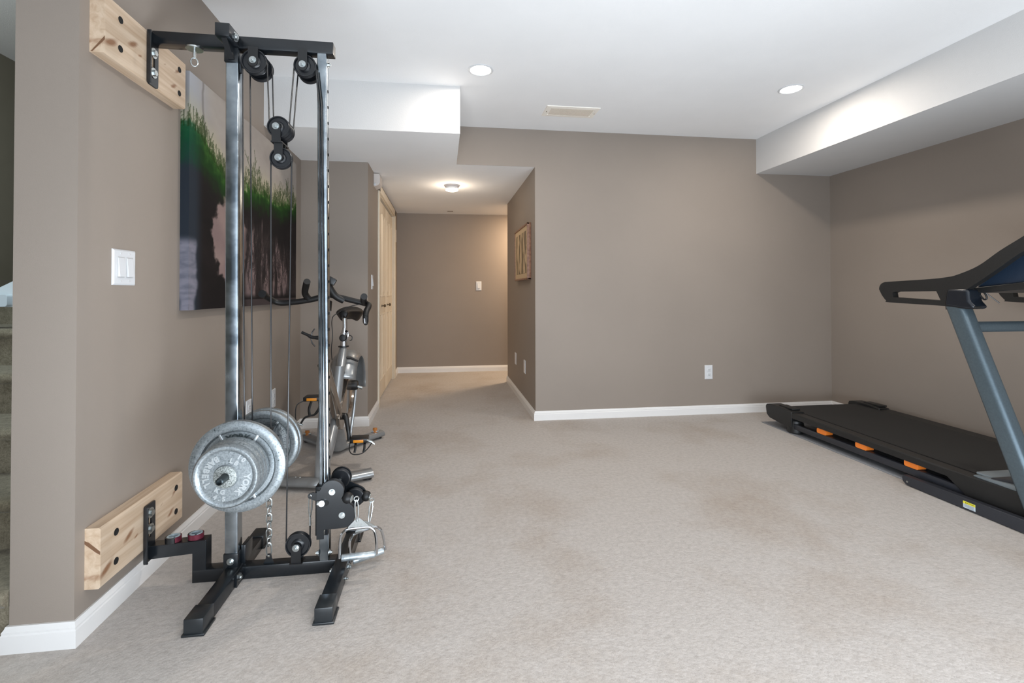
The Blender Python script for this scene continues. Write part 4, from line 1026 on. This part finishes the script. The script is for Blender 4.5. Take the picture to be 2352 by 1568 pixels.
# console body between the arms
mb = MB(); mb.prism([(2.035, 1.085), (1.99, 1.090), (1.80, 1.112), (1.60, 1.13), (1.56, 1.20), (1.58, 1.36), (1.64, 1.385), (1.78, 1.300), (1.90, 1.205), (2.02, 1.110)], 'x', TX0+.035, TX1-.035)
tp('console', mb, TCON, smooth=30, bev=.01)
mb = MB(); mb.prism([(2.06, 1.078), (2.05, 1.090), (1.99, 1.096), (1.80, 1.118), (1.60, 1.136), (1.60, 1.10), (1.80, 1.085), (2.0, 1.066)], 'x', TX0+.022, TX1-.022)
tp('console_tray', mb, TBLACK, smooth=30, bev=.003)
tp('tether_clip', MB().tube(smoothpts([(TX0+.03, 2.01, 1.075), (TX0+.035, 1.995, 1.065), (TX0+.035, 1.985, 1.04), (TX0+.035, 1.998, 1.034), (TX0+.032, 2.012, 1.055)], 4), .004, 8), TBLACK)
tp('tether_rod', MB().tube([(TX0+.06, 2.03, 1.085), (TX0+.12, 1.995, 1.015)], .0025, 8), CABLE)

# ---------------------------------------------------------------- light
def area(name, loc, target, sx, sy, power, col=(1, 1, 1), spread=None):
    l = bpy.data.lights.new(name, 'AREA'); l.shape = 'RECTANGLE'; l.size = sx; l.size_y = sy; l.energy = power; l.color = col
    o = bpy.data.objects.new(name, l); COL.objects.link(o); o.location = loc
    o.rotation_euler = (Vector(target)-Vector(loc)).to_track_quat('-Z', 'Y').to_euler()
    if spread: l.spread = math.radians(spread)
    return o
def point(name, loc, power, col, r=.05):
    l = bpy.data.lights.new(name, 'POINT'); l.energy = power; l.color = col; l.shadow_soft_size = r
    o = bpy.data.objects.new(name, l); COL.objects.link(o); o.location = loc; return o
WARM = (1, .90, .79)
for x, y in ((.235, 2.90), (2.335, 2.905)):
    area('downlight', (x, y, H-.012), (x, y, 0), .10, .10, 10.5, WARM)
for x, y in ((.235, .3), (2.335, .3)):
    area('downlight', (x, y, H-.012), (x, y, 0), .12, .12, 8, WARM)
point('hall_glow', (fx, fy, ZF-.16), 3.0, (1, .83, .64), .04)
area('corridor_light', (1.35, 6.02, ZF-.03), (1.1, 6.1, 0), .25, .25, 32, (1, .76, .52))
area('window_light', (.6, -2.3, 1.45), (.8, 3, 1.25), 4.2, 1.7, 50, (.80, .90, 1))
area('ceiling_fill', (.80, .50, .26), (.80, 2.5, 2.4), 3.2, .9, 84, (.82, .91, 1))  # added fill lamp near the floor, out of view, to brighten the ceiling
area('stair_fill', (-1.95, 1.95, 2.38), (-1.9, 2.4, .6), .6, .6, 16, (.80, .95, 1))  # added lamp with no visible source, lifts the dark stairwell
W = bpy.data.worlds.new('world'); scn.world = W; W.use_nodes = True
W.node_tree.nodes['Background'].inputs[0].default_value = (.80, .88, 1, 1); W.node_tree.nodes['Background'].inputs[1].default_value = .46
scn.view_settings.view_transform = 'Standard'; scn.view_settings.look = 'None'; scn.view_settings.exposure = .10
